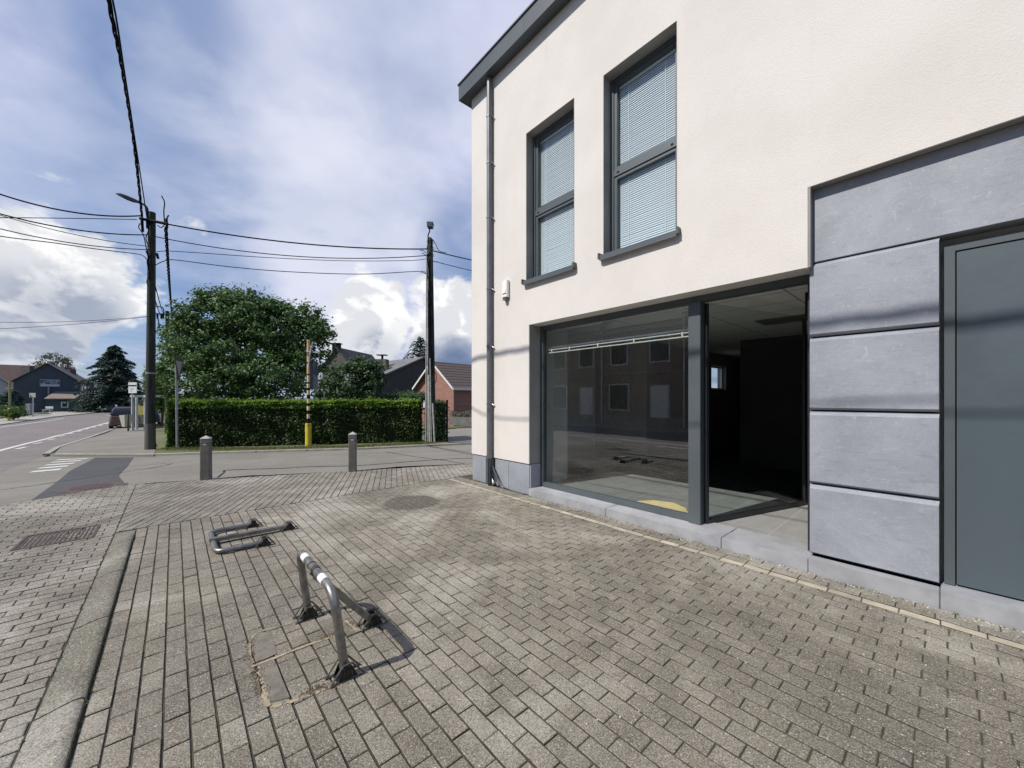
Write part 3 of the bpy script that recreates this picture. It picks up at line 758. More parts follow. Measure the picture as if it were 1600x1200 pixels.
# windows upstairs
def win(s0, s1, z0, z1):
    nf = 4.4+.155
    w_ = MB()
    e = .055
    w_.fb(s0, s0+e, nf, nf+.09, z0, z1); w_.fb(s1-e, s1, nf, nf+.09, z0, z1)
    w_.fb(s0+e, s1-e, nf, nf+.09, z1-e, z1); w_.fb(s0+e, s1-e, nf, nf+.09, z0, z0+e)
    zt = z0+1.145
    w_.fb(s0+e, s1-e, nf+.004, nf+.09, zt-.045, zt+.045)
    # sash profiles
    for (za, zb) in ((z0+e, zt-.045), (zt+.045, z1-e)):
        w_.fb(s0+e, s0+e+.045, nf+.018, nf+.08, za, zb); w_.fb(s1-e-.045, s1-e, nf+.018, nf+.08, za, zb)
        w_.fb(s0+e+.045, s1-e-.045, nf+.018, nf+.08, zb-.045, zb); w_.fb(s0+e+.045, s1-e-.045, nf+.018, nf+.08, za, za+.04)
    wo = w_.build('window', M['frame'], shop, bevel=.003)
    R = ROOT[shop.name]
    MB().fb(s0+e+.03, s1-e-.03, nf+.045, nf+.051, z0+e+.02, z1-e-.02).build('pane', M['glass_up'], wo, root=R)
    for sx in (s0+.12, s1-.14): MB().fb(sx, sx+.03, nf-.002, nf+.004, zt-.01, zt+.008).build('drain_cap', M['black'], wo, root=R)
    b = MB(); z = z0+e+.05; i = 0; gaps_ = []
    while z < z1-e-.05:
        a = 1.12
        s_a, s_b = s0+e+.03, s1-e-.03
        dn, dz_ = .0165*cos(a), .0165*sin(a)
        n0_ = nf+.085
        jz = random.uniform(-.0008, .0008); sg = random.uniform(-.0015, .0015)
        b.quad(F(s_a, n0_-dn, z-dz_+jz), F(s_b, n0_-dn, z-dz_+jz+sg), F(s_b, n0_+dn, z+dz_+jz+sg), F(s_a, n0_+dn, z+dz_+jz))
        z += .0285; i += 1
    for sx in (s0+.25, s1-.25): b.fb(sx, sx+.004, nf+.068, nf+.072, z0+e+.03, z1-e-.03)
    b.fb(s0+e+.03, s1-e-.03, nf+.07, nf+.10, z1-e-.06, z1-e-.03)
    b.build('blind', M['blind'], wo, root=R)
    # grey sill with small upstands
    s_ = MB().fb(s0-.02, s1+.02, 4.345, nf, z0-.045, z0-.015); s_.fb(s0-.02, s1+.02, 4.335, 4.345, z0-.085, z0-.012)
    s_.fb(s0-.045, s0-.02, 4.325, 4.40, z0-.06, z0+.018); s_.fb(s1+.02, s1+.045, 4.325, 4.40, z0-.06, z0+.018)
    s_.build('sill', M['frame'], wo, root=R)
    # dark room behind
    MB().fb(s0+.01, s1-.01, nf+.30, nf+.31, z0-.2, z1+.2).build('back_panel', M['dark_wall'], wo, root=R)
    # lining of the reveal, its grey holds the shade on the plaster
    l_ = MB().fb(s1-.004, s1+.0, 4.396, nf, z0-.01, z1); 
    l_.fb(s0, s0+.004, 4.396, nf, z0-.01, z1); l_.fb(s0+.004, s1-.004, 4.396, nf, z1-.004, z1)
    l_.build('reveal', M['reveal'], wo, root=R)
M['reveal'] = mat('grey_reveal', (.24, .235, .22), (.28, .272, .255), 2, .8)  # plaster in shade, the darkening put into the colour
win(3.62, 4.64, 3.55, 6.0); win(2.09, 3.11, 3.55, 6.0)
# shop window
nf = 4.65
sw = MB()
sw.fb(4.50, 4.576, nf, nf+.10, .115, 2.81)
sw.fb(.885, 4.50, nf, nf+.10, 2.735, 2.81)
sw.fb(2.055, 4.50, nf, nf+.10, .115, .19)
sw.fb(1.915, 2.055, nf-.035, nf+.12, .115, 2.735)
swo = sw.build('shop_window', M['frame'], shop, bevel=.004)
RS = ROOT[shop.name]
MB().fb(2.05, 4.51, nf+.035, nf+.043, .18, 2.75).build('pane', M['glass'], swo, root=RS)
b = MB()
for k in range(24):
    z = 2.72-k*.011
    b.quad(F(2.10, nf+.115, z-.004), F(4.45, nf+.115, z-.004), F(4.45, nf+.14, z+.004), F(2.10, nf+.14, z+.004))
b.build('blind', mat('closed_blind', (.74, .78, .78), rough=.5), swo, root=RS)
b = MB()
for z in (2.405, 2.435, 2.355): b.fb(2.10, 4.46, nf+.105, nf+.14, z, z+.014 if z != 2.435 else z+.022)
for sx in (2.18, 2.85, 3.45, 4.0, 4.38): b.fb(sx, sx+.02, nf+.10, nf+.103, 2.355, 2.44)
b.build('blind_rail', M['white'], swo, root=RS)
MB().fb(4.561, 4.576, 4.398, nf, .51, 2.81).build('reveal', M['reveal'], swo, root=RS)
# door opening at the right of the shop window
dr = MB(); dr.fb(.862, .905, nf-.02, nf+.11, .115, 2.735)
dr.fb(.905, 1.915, nf+.02, nf+.09, .1005, .112)
do = dr.build('entrance_door', M['frame_dk'], shop, bevel=.003)
D0 = F(1.90, 4.72); DD = Vector((.909, .417, 0)); DN_ = Vector((-.417, .909, 0))
def dbox(mb, a, b, t0, t1, z0, z1):
    p = [D0+DD*a+DN_*t0, D0+DD*b+DN_*t0, D0+DD*b+DN_*t1, D0+DD*a+DN_*t1]
    return mb.hexa([q+Vector((0,0,z0)) for q in p]+[q+Vector((0,0,z1)) for q in p])
lf = MB(); dbox(lf, 0, 2.0, -.02, .02, .112, .165); dbox(lf, 0, .04, -.02, .02, .165, 2.72); dbox(lf, 1.96, 2.0, -.02, .02, .165, 2.72)
lo_ = lf.build('glass_leaf', M['frame_dk'], do, root=RS, bevel=.002)
MB_ = MB(); dbox(MB_, .03, 1.97, -.004, .004, .16, 2.73)
MB_.build('pane', glass('leaf_glass', (.86, .90, .885), .8), do, root=RS)
MB().fb(.91, .95, nf+.10, nf+.22, 2.43, 2.66).build('door_closer', M['black'], do, root=RS)
# sills
M['sill'] = mat('pale_stone_sill', (.27, .275, .29), (.35, .352, .365), 3, .6, bump=.2, bscale=120, c3=(.24, .245, .26), s3=5, f3=.5)
si = MB()
for a, b in ((3.06, 4.555), (1.60, 3.055), (.855, 1.595)): si.fb(a, b, 4.372, nf+.2, -.02, .113)
si.fb(.045, .850, 4.372, 4.47, -.02, .134)
si.fb(-.46, .040, 4.372, 4.63, -.02, .134)
for a in (-1.7, -2.95, -4.2): si.fb(a, a+1.235, 4.372, 4.63, -.02, .134)
si.build('door_sill', M['sill'], shop, bevel=.004)
# stone pillar: five... blocks with chamfered joints
zs = [.137, .80, 1.484, 2.168, 2.862]
def block(s0, s1, z0, z1, nfront, ndep, ch=.028):
    mb = MB(); n1 = nfront; n2 = nfront+ch
    bx = [F(s1, n2, z0), F(s0, n2, z0), F(s0, n2, z1), F(s1, n2, z1)]
    fr = [F(s1-.004, n1, z0+ch*.55), F(s0+.004, n1, z0+ch*.55), F(s0+.004, n1, z1-ch*.9), F(s1-.004, n1, z1-ch*.9)]
    bk = [F(s1, ndep, z0), F(s0, ndep, z0), F(s0, ndep, z1), F(s1, ndep, z1)]
    mb.v = [tuple(p) for p in fr+bx+bk]
    mb.f = [(0,1,2,3)]+[(i, (i+1) % 4, 4+(i+1) % 4, 4+i) for i in range(4)]+[(4+i, 4+(i+1) % 4, 8+(i+1) % 4, 8+i) for i in range(4)]+[(8,9,10,11)]
    mb.m = [0]*len(mb.f); return mb
for k in range(4):
    block(.045, .862, zs[k]+.006, zs[k+1]-.006, 4.470, 4.62, ch=.040).build('stone_block', M['stone'], shop)
MB().fb(.07, .85, 4.55, 4.67, .10, 2.86).build('pillar_core', M['black'], shop)
block(-9, .838, 2.868, 3.545, 4.492, 4.66, ch=.006).build('stone_lintel', M['stone'], shop)
rv = MB().fb(.84, .858, 4.402, 4.66, 2.81, 3.55); rv.fb(-9, .84, 4.402, 4.492, 3.546, 3.55); rv.build('reveal', M['reveal'], shop)
# service door
dn = 4.565
gd = MB(); gd.fb(-.035, .022, dn, dn+.07, .137, 2.80); gd.fb(-1.63, -.035, dn, dn+.07, 2.745, 2.80); gd.fb(-1.69, -1.63, dn, dn+.07, .137, 2.80)
gdo = gd.build('service_door', M['frame'], shop, bevel=.002)
MB().fb(-1.622, -.043, dn+.010, dn+.05, .150, 2.737).build('door_panel', M['door'], gdo, root=RS)
MB().fb(-1.66, -.02, dn+.052, dn+.06, .137, 2.78).build('gasket', M['black'], gdo, root=RS)
MB().fb(-9, -1.70, 4.50, 4.67, .1, 2.866).build('stone_cladding', M['stone'], shop)
# interior
inn = MB()
inn.fb(-3, 4.49, 4.85, 6.75, 0, .1045)
M['tiles'] = None
def tile_mat():
    m = bpy.data.materials.new('floor_tiles'); m.use_nodes = True; t = NT(m.node_tree)
    b = t.n['Principled BSDF']; b.inputs['Roughness'].default_value = .35
    v = t.add('ShaderNodeTexCoord').outputs['Object']
    s = t.vmath('DOT_PRODUCT', v, tuple(U)).outputs['Value']; n = t.vmath('DOT_PRODUCT', v, tuple(N)).outputs['Value']
    vec = t.add('ShaderNodeCombineXYZ', i_0=s, i_1=n).outputs[0]
    br = t.add('ShaderNodeTexBrick'); t.l.new(vec, br.inputs['Vector']); br.offset = 0
    br.inputs['Scale'].default_value = 1; br.inputs['Brick Width'].default_value = .6; br.inputs['Row Height'].default_value = .6; br.inputs['Mortar Size'].default_value = .003
    br.inputs['Color1'].default_value = (.27, .27, .262, 1); br.inputs['Color2'].default_value = (.31, .305, .295, 1); br.inputs['Mortar'].default_value = (.50, .50, .48, 1)
    k = t.noise(t.add('ShaderNodeVectorMath', operation='MULTIPLY', i_0=vec, i_1=(5, 1.2, 1)).outputs[0], 1.5, 5, .6, .5)
    t.l.new(t.mix(t.math('MULTIPLY', t.ramp(k, .4, .7), .6), br.outputs['Color'], (.38, .375, .37)), b.inputs['Base Color'])
    return m
inn.build('tile_floor', tile_mat(), shop)
fl = MB().fb(-8.9, 4.5, 6.75, 13.9, 0, .10); fl.fb(4.5, 5.9, 6.75, 8.05, 0, .10); fl.fb(4.49, 5.9, 4.85, 6.75, 0, .10); fl.fb(-8.9, -3, 4.85, 6.75, 0, .1)
fl.build('carpet_floor', mat('black_carpet', (.012, .012, .013), (.02, .02, .02), 20, .95), shop)
iw = MB().fb(4.62, 4.80, 4.76, 5.42, .1, 2.9)
iw.build('interior_pier', M['wht_wall'], shop)
iw = MB()
# side wall with a small window
for (a, b, z0, z1) in ((8.0, 11.6, .1, 2.9), (12.7, 13.9, .1, 2.9), (11.6, 12.7, .1, 1.85), (11.6, 12.7, 2.55, 2.9)): iw.fb(4.5, 4.75, a, b, z0, z1)
iw.fb(4.75, 5.93, 8.0, 8.098, .1, 2.9)
iw.build('interior_wall', mat('grey_interior_wall', (.34, .34, .32), (.30, .30, .28), 1, .85), shop)
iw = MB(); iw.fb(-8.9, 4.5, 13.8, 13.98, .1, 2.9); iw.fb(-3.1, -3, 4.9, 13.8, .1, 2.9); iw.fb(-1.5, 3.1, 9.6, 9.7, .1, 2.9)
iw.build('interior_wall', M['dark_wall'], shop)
wi = MB().fb(4.6, 4.65, 11.6, 11.66, 1.85, 2.55); wi.fb(4.6, 4.65, 12.64, 12.7, 1.85, 2.55); wi.fb(4.6, 4.65, 11.66, 12.64, 1.85, 1.9); wi.fb(4.6, 4.65, 11.66, 12.64, 2.5, 2.55)
wi.build('rear_window', M['white'], shop)
def ceil_mat():
    m = bpy.data.materials.new('ceiling_tiles'); m.use_nodes = True; t = NT(m.node_tree)
    b = t.n['Principled BSDF']; b.inputs['Roughness'].default_value = .9
    v = t.add('ShaderNodeTexCoord').outputs['Object']
    s = t.vmath('DOT_PRODUCT', v, tuple(U)).outputs['Value']; n = t.vmath('DOT_PRODUCT', v, tuple(N)).outputs['Value']
    vec = t.add('ShaderNodeCombineXYZ', i_0=s, i_1=n).outputs[0]
    br = t.add('ShaderNodeTexBrick'); t.l.new(vec, br.inputs['Vector']); br.offset = 0
    br.inputs['Scale'].default_value = 1; br.inputs['Brick Width'].default_value = 1.2; br.inputs['Row Height'].default_value = .6; br.inputs['Mortar Size'].default_value = .012
    br.inputs['Color1'].default_value = (.88, .86, .81, 1); br.inputs['Color2'].default_value = (.85, .835, .79, 1); br.inputs['Mortar'].default_value = (.40, .39, .37, 1)
    t.l.new(br.outputs['Color'], b.inputs['Base Color']); return m
ce = MB().fb(-8.9, 4.74, 4.76, 13.98, 2.90, 2.96); ce.fb(4.74, 5.92, 4.76, 8.09, 2.90, 2.96); ce.build('ceiling', ceil_mat(), shop)
M['panel_light'] = mat('unlit_light_panel', (.16, .16, .16), rough=.4)
for (a, b) in ((1.0, 7.3), (-.2, 8.2)): MB().fb(a, a+1.15, b, b+.55, 2.885, 2.902).build('ceiling_light', M['panel_light'], shop)
MB().fb(-8.9, 5.92, 4.76, 4.78, 2.812, 2.90).build('interior_lintel', M['wht_wall'], shop)  # made white to bounce light up to the ceiling
MB().fb(-2.99, .83, 4.68, 4.72, .11, 2.89).build('interior_wall', M['wht_wall'], shop)  # white lining added to bounce light into the room
MB().fb(5.88, 5.92, 4.8, 7.98, .11, 2.89).build('interior_wall', M['wht_wall'], shop)  # white lining added on the end wall for the same bounce
# floor slab between storeys keeps the upper rooms dark
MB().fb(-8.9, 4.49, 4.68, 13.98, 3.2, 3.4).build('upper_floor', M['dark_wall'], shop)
# crumpled yellow paper behind the glass
yp = MB(); k = 14; base = F(2.35, 4.93, .107)
cen_ = [ (2.90, 4.87), (2.78, 5.05), (2.5, 5.03), (2.33, 5.12), (2.2, 4.99), (2.14, 4.85), (2.25, 4.81), (2.5, 4.82), (2.75, 4.83)]
vs = []
for i, (a, b) in enumerate(cen_): vs.append(F(a, b, .110+random.uniform(.0, .05)))
mid = [F(2.38, 4.93, .225), F(2.68, 4.93, .20), F(2.22, 4.90, .20)]
b0 = len(yp.v); yp.v = [tuple(v) for v in vs+mid]
K = len(vs)
for i in range(K):
    j = (i+1) % K; c0 = min(range(3), key=lambda q_: (mid[q_]-(vs[i]+vs[j])/2).length)
    yp.f.append((i, j, K+c0)); yp.m.append(0)
yp.f += [(K, K+1, 2), (K, K+2, 4), (K, K+1, 7), (K, K+2, 6)]; yp.m += [0]*4
yo = yp.build('paper_sheet', mat('yellow_paper', (.72, .56, .26), (.66, .50, .22), 9, .8), loc=base)
tag(yo, 'crumpled yellow paper lying on the tiles behind the shop window', 'paper')
# alarm box
al = thing('alarm_box', P(802, 452, 6.95), 'small white alarm siren box on the plaster between downpipe and window', 'alarm box')
sa = sn(*P(802, 452, 6.9)[:2])[0]
MB().fb(5.06, 5.20, 4.335, 4.395, 3.36, 3.66).build('housing', M['white'], al, bevel=.008)
MB().fb(5.09, 5.165, 4.326, 4.336, 3.43, 3.50).build('sounder', M['tape'], al, bevel=.003)
MB().fb(5.068, 5.192, 4.333, 4.336, 3.415, 3.422).build('seam', M['black'], al)
MB().tube([F(5.13, 4.355, 3.365), F(5.13, 4.355, 3.315)], .045, 12).build('strobe', mat('smoked_strobe', (.12, .11, .10), rough=.3), al, smooth=True)
al_r = ROOT[al.name]
# downpipe
dp = thing('downpipe', F(5.56, 4.33), 'dark zinc rain downpipe on the plaster wall near the corner', 'downpipe')
sp = 5.555; npp = 4.335
MB().tube([F(sp, npp, .45), F(sp, npp, 7.44)], .049, 16).build('pipe', M['pipe'], dp, smooth=True)
MB().fb(sp-.055, sp+.055, npp-.055, npp+.08, .02, .52).build('boot', mat('cast_boot', (.075, .088, .098), (.10, .115, .125), 3, .45, .3), dp, bevel=.02)
for z in (6.75, 5.9, 4.9, 3.6, 2.55, 1.5):
    b = MB(); b.tube([F(sp, npp, z-.012), F(sp, npp, z+.012)], .055, 16); b.tube([F(sp-.03, npp+.02, z), F(sp-.085, npp+.035, z-.03)], .012, 6); b.tube([F(sp, npp+.03, z), F(sp, 4.41, z)], .01, 6)
    b.build('bracket', M['zinc'], dp, smooth=True)
MB().tube([F(sp, npp, .50), F(sp, npp, .56)], .056, 16).build('collar', M['zinc'], dp, smooth=True)
# loose cables at the foot of the downpipe
lc = MB()
lc.tube(catmull([F(5.50, 4.36, .36), F(5.44, 4.34, .33), F(5.34, 4.33, .20), F(5.2, 4.33, .07), F(5.0, 4.34, .025), F(4.8, 4.345, .015), F(4.62, 4.345, .012)], 8), .008, 7)
for k in range(5):
    a = .03*k
    lc.tube(catmull([F(5.49, 4.37, .36-.02*k), F(5.43-a*.4, 4.35, .25), F(5.41-a*.6, 4.34, .12), F(5.44-a*.3, 4.33, .03+.01*k), F(5.49, 4.35, .05+.02*k)], 6), .006, 6)
tag(lc.build('loose_cable', M['zinc'], loc=F(5.45, 4.35), smooth=True), 'loose grey cables hanging behind the foot of the downpipe', 'cable')

# ================================================================== PARKING BARRIERS
def bracket(mb_c, mb_e, s, n, flip=1):
    """cast floor bracket: two triangular cheeks on a foot plate"""
    for ds in (-.043, .043):
        for (a, b) in (((-.085, .006), (-.02, .088)), ((-.02, .088), (.03, .088)), ((.03, .088), (.095, .006))):
            pa = F(s+ds, n+a[0], a[1]); pb = F(s+ds, n+b[0], b[1]); mb_e.tube([pa, pb], .0055, 6)
        mb_c.prism([], 0, 0) if False else None
        pts = [(-.045, .006), (-.012, .078), (.026, .078), (.060, .006)]
        for sgn in (1,):
            b_ = len(mb_c.v)
            for t_ in (-.003, .003):
                for (a, z) in pts: mb_c.v.append(tuple(F(s+ds+t_, n+a, z)))
            mb_c.f += [(b_, b_+1, b_+2, b_+3), (b_+7, b_+6, b_+5, b_+4)]+[(b_+i, b_+(i+1) % 4, b_+4+(i+1) % 4, b_+4+i) for i in range(4)]; mb_c.m += [0]*6
        mb_e.tube([F(s+ds, n-.02, .006), F(s+ds, n-.01, .05)], .004, 5); mb_e.tube([F(s+ds, n+.035, .006), F(s+ds, n+.025, .05)], .004, 5)
        mb_e.fb(s+ds-.009, s+ds+.009, n-.09, n+.10, .001, .009)
    mb_c.fb(s-.05, s+.05, n-.05, n+.06, .001, .007)
    mb_c.tube([F(s-.055, n+.007, .052), F(s+.055, n+.007, .052)], .010, 8)
def barrier(sc_, n0, ang, label):
    root = thing('parking_barrier', F(sc_, n0+.1), label, 'parking barrier', 'steel fold-down parking barriers bolted to the forecourt')
    half = .40; Hh = .455 if ang < 1 else .415; r = .11 if ang < 1 else .09
    path = []
    base = [(-half, 0), (-half, Hh-r)]
    for k in range(1, 8): a = pi - k*pi/2/7; base.append((-half+r+r*cos(a), Hh-r+r*sin(a)))
    for k in range(0, 8): a = pi/2 - k*pi/2/7; base.append((half-r+r*cos(a), Hh-r+r*sin(a)))
    base += [(half, 0)]
    # rotate about the hinge axis: ang = lean towards the road from vertical
    hz = .055
    def tr(ss, hh): return F(sc_+ss, n0-sin(ang)*hh, hz+cos(ang)*hh*(1 if True else 0))
    fold = ang > 1
    if fold: hz = .034
    arch = MB().tube([tr(a, b) for a, b in base], .0255, 14)
    ao = arch.build('arch', M['steel'], root, smooth=True)
    R = ROOT[root.name]
    tp = MB()
    def ring(a, b, rad, mbx): mbx.tube([tr(a, Hh), tr(b, Hh)], rad, 14)
    for a_, b_ in ((.165, .245), (-.245, -.165)):
        tp = MB(); ring(a_, b_, .0263, tp)
        if not fold: tp.build('reflective_tape', M['tape'], ao, smooth=True, root=R)
    for a in (.05, -.035, -.06):
        rg = MB(); ring(a-.004, a+.004, .028, rg)
        if not fold: rg.build('rubber_ring', M['rubber'], ao, smooth=True, root=R)
    for ss in (-half, half):
        c_, e_ = MB(), MB(); bracket(c_, e_, sc_+ss, n0)
        bo = c_.build('bracket', M['cast'], root); e_.build('bracket_rib', M['edge'], bo, root=R)
    c_, e_ = MB(), MB(); nc = n0+.315; bracket(c_, e_, sc_, nc)
    bo = c_.build('bracket', M['cast'], root); e_.build('bracket_rib', M['edge'], bo, root=R)
    # flat strut from the middle bracket to the cross bar: a U channel
    a = F(sc_, nc, .055 if not fold else .05); tip = tr(0, Hh)
    b = tip + Vector((0, 0, -.012)) - (tip-a).normalized()*.01
    if fold: b = F(sc_, n0-Hh-.03, .066); a = F(sc_, nc, .058)
    ax = (b-a).normalized(); sd = U.copy(); up = ax.cross(sd).normalized()
    if up.z < 0: up = -up
    st = MB()
    def chan(w_, t0, t1, a_, b_): 
        p = [a_-sd*w_+up*t0, a_+sd*w_+up*t0, b_+sd*w_+up*t0, b_-sd*w_+up*t0]; q = [x+up*(t1-t0) for x in p]
        st.hexa([p[0], p[1], p[2], p[3], q[0], q[1], q[2], q[3]])
    off = 0
    chan(.040 if not fold else .033, off-.002, off+.003, a, b)
    for sg in (-1, 1):
        hw = .038 if not fold else .031; p0 = a+sd*hw*sg; p1 = b+sd*hw*sg
        p = [p0-sd*.0025+up*(off-.036), p0+sd*.0025+up*(off-.036), p1+sd*.0025+up*(off-.036), p1-sd*.0025+up*(off-.036)]; q = [x+up*.036 for x in p]
        st.hexa(p+q)
    so = st.build('strut', M['steel'], root, bevel=.0012)
    m_ = a.lerp(b, .72 if fold else .55)
    sl = MB(); p = [m_-sd*.012-ax*.05+up*(off+.0035), m_+sd*.012-ax*.05+up*(off+.0035), m_+sd*.012+ax*.05+up*(off+.0035), m_-sd*.012+ax*.05+up*(off+.0035)]
    sl.hexa(p+[x+up*.001 for x in p]); sl.build('lock_slot', M['black'], so, root=R)
    return root
barrier(2.695, .735, .13, 'upright folding parking barrier with white reflective bands')
barrier(5.315, .735, pi/2, 'folded down parking barrier lying flat on the pavers')

# ================================================================== BOLLARDS
def bollard():
    root = thing('bollard', (0, 0, 0), 'square brown grey bollard with pyramid cap at the apron edge, the left one', 'bollard', 'square bollards along the apron')
    h, w_ = .80, .078
    b = MB()
    rings = [(.0, w_*1.03), (.30, w_), (.66, w_), (.664, w_-.012), (.675, w_-.012), (.679, w_), (.705, w_), (.709, w_-.012), (.720, w_-.012), (.724, w_), (h, w_-.002)]
    for z, r in rings:
        c_ = .16*r
        for (x, y) in ((r-c_, -r), (r, -r+c_), (r, r-c_), (r-c_, r), (-r+c_, r), (-r, r-c_), (-r, -r+c_), (-r+c_, -r)): b.v.append((x, y, z))
    for i in range(len(rings)-1):
        for j in range(8): b.f.append((i*8+j, i*8+(j+1) % 8, i*8+8+(j+1) % 8, i*8+8+j)); b.m.append(0)
    b.f.append(tuple(reversed(range(8)))); b.m.append(0)
    b.build('post', M['bollard'], root)
    c_ = MB(); r = w_+.002; cc_ = .2*r
    for (x, y) in ((r-cc_, -r), (r, -r+cc_), (r, r-cc_), (r-cc_, r), (-r+cc_, r), (-r, r-cc_), (-r, -r+cc_), (-r+cc_, -r)): c_.v.append((x, y, h))
    for (x, y) in ((r-cc_, -r), (r, -r+cc_), (r, r-cc_), (r-cc_, r), (-r+cc_, r), (-r, r-cc_), (-r, -r+cc_), (-r+cc_, -r)): c_.v.append((x, y, h+.012))
    c_.v.append((0, 0, h+.065))
    for j in range(8): c_.f.append((j, (j+1) % 8, 8+(j+1) % 8, 8+j)); c_.f.append((8+j, 8+(j+1) % 8, 16)); c_.m += [0, 0]
    c_.build('cap', M['bollard_cap'], root)
    p_ = MB().box(-.028, .028, -w_-.0015, -w_+.002, .672, .712); p_.build('reflector', M['bollard_cap'], root)
    return root
bl = bollard(); bl.location = G(322, 749); bl.rotation_euler.z = radians(20); 
b2 = copy_tree(bl); b2.location = G(551, 736.2); b2.rotation_euler.z = radians(16); b2['label'] = 'square brown grey bollard with pyramid cap at the apron edge, the one nearer the shop'

# ================================================================== LEAVES
def leaves(name, m, pts, nrm, size, parent=None, loc=None, aspect=.55, spread=.9, seed=1, root=None):
    rng = np.random.default_rng(seed); n = len(pts)
    pts = np.asarray(pts, float); nrm = np.asarray(nrm, float)
    size = size*rng.uniform(.6, 1.35, n) if np.isscalar(size) else size
    nn = nrm + rng.normal(0, spread, (n, 3)); nn /= np.linalg.norm(nn, axis=1)[:, None]+1e-9
    r = rng.normal(0, 1, (n, 3)); a = np.cross(nn, r); a /= np.linalg.norm(a, axis=1)[:, None]+1e-9; b = np.cross(nn, a)
    L = a*size[:, None]; B = b*(size*aspect)[:, None]
    v = np.empty((n, 4, 3)); v[:, 0] = pts-L; v[:, 1] = pts+B+nn*(size*.12)[:, None]; v[:, 2] = pts+L; v[:, 3] = pts-B+nn*(size*.12)[:, None]
    L0 = Vector((0,0,0))
    if parent is not None: L0 = root if root is not None else ROOT[parent.name]
    elif loc is not None: L0 = Vector(loc)
    v -= np.array(tuple(L0))
    me = bpy.data.meshes.new(name); me.vertices.add(4*n); me.vertices.foreach_set('co', v.reshape(-1))
    me.loops.add(4*n); me.loops.foreach_set('vertex_index', np.arange(4*n, dtype=np.int32))
    me.polygons.add(n); me.polygons.foreach_set('loop_start', np.arange(0, 4*n, 4, dtype=np.int32))
    try: me.polygons.foreach_set('loop_total', np.full(n, 4, dtype=np.int32))
    except Exception: pass
    me.update(calc_edges=True); me.validate(); me.materials.append(m)
    o = bpy.data.objects.new(name, me); COL.objects.link(o)
    if parent is not None: o.parent = parent; ROOT[o.name] = L0
    elif loc is not None: o.location = loc
    return o
def clump_crown(blobs, n_clumps, per, crad, seed, inner=.55):
    """leaf clumps spread over and inside a union of ellipsoids; returns points and outward normals"""
    rng = np.random.default_rng(seed); P_ = []; N_ = []
    wts = np.array([b[1][0]*b[1][2] for b in blobs], float); wts /= wts.sum()
    for _ in range(n_clumps):
        c, r = blobs[rng.choice(len(blobs), p=wts)]; c = np.array(c); r = np.array(r)
        d_ = rng.normal(0, 1, 3); d_ /= np.linalg.norm(d_)
        t = rng.uniform(inner, 1.02)**.6
        if rng.random() < .5: t = rng.uniform(.9, 1.06)
        p = c+d_*r*t
        cr = crad*rng.uniform(.5, 1.3)
        k = int(per*rng.uniform(.6, 1.4)); q = rng.normal(0, 1, (k, 3))*cr*np.array([.6, .6, .42])
        P_.append(p+q); nn = d_*.6+np.array([0, 0, .75]); N_.append(np.tile(nn, (k, 1))+q/cr*.4)
    return np.vstack(P_), np.vstack(N_)
def branches(mb, base, top, r0, tips, seed):
    rng = random.Random(seed)
    base = Vector(base); top = Vector(top)
    mb.tube(catmull([base, base.lerp(top, .35)+Vector((rng.uniform(-.1, .1), rng.uniform(-.1, .1), 0)), base.lerp(top, .7), top], 5), [r0*(1-.8*i/15) for i in range(16)], 10)
    for tp in tips:
        st = base.lerp(top, rng.uniform(.25, .75)); tp = Vector(tp); md = st.lerp(tp, .5)+Vector((0, 0, (tp-st).length*.12))
        mb.tube(catmull([st, md, tp], 5), [r0*.42*(1-.85*i/10) for i in range(11)], 6)
def tree(name, label, cat, base, blobs, ncl, per, crad, lsize, m, seed, trunk_r=.2, group=None, spread=.9, aspect=.55, ntips=14):
    root = thing(name, base, label, cat, group)
    pts, nrm = clump_crown(blobs, ncl, per, crad, seed)
    leaves('crown', m, pts, nrm, lsize, root, spread=spread, aspect=aspect, seed=seed)
    mb = MB(); rng = random.Random(seed)
    topc = Vector(blobs[0][0]); tips = []
    for _ in range(ntips):
        c, r = rng.choice(blobs); d_ = Vector((rng.gauss(0, 1), rng.gauss(0, 1), rng.gauss(0, 1))).normalized()
        tips.append(Vector(c)+Vector((d_.x*r[0], d_.y*r[1], abs(d_.z)*r[2]*.9))*.9)
    branches(mb, base, topc+Vector((0, 0, blobs[0][1][2]*.5)), trunk_r, tips, seed)
    mb.build('trunk', M['bark'], root, smooth=True)
    return root
def px_blob(px, py, Y, rx, rz, ry=None):
    k = Y/FPX; c = P(px, py, Y); return (tuple(c), (rx*k, (ry or rx)*k, rz*k))
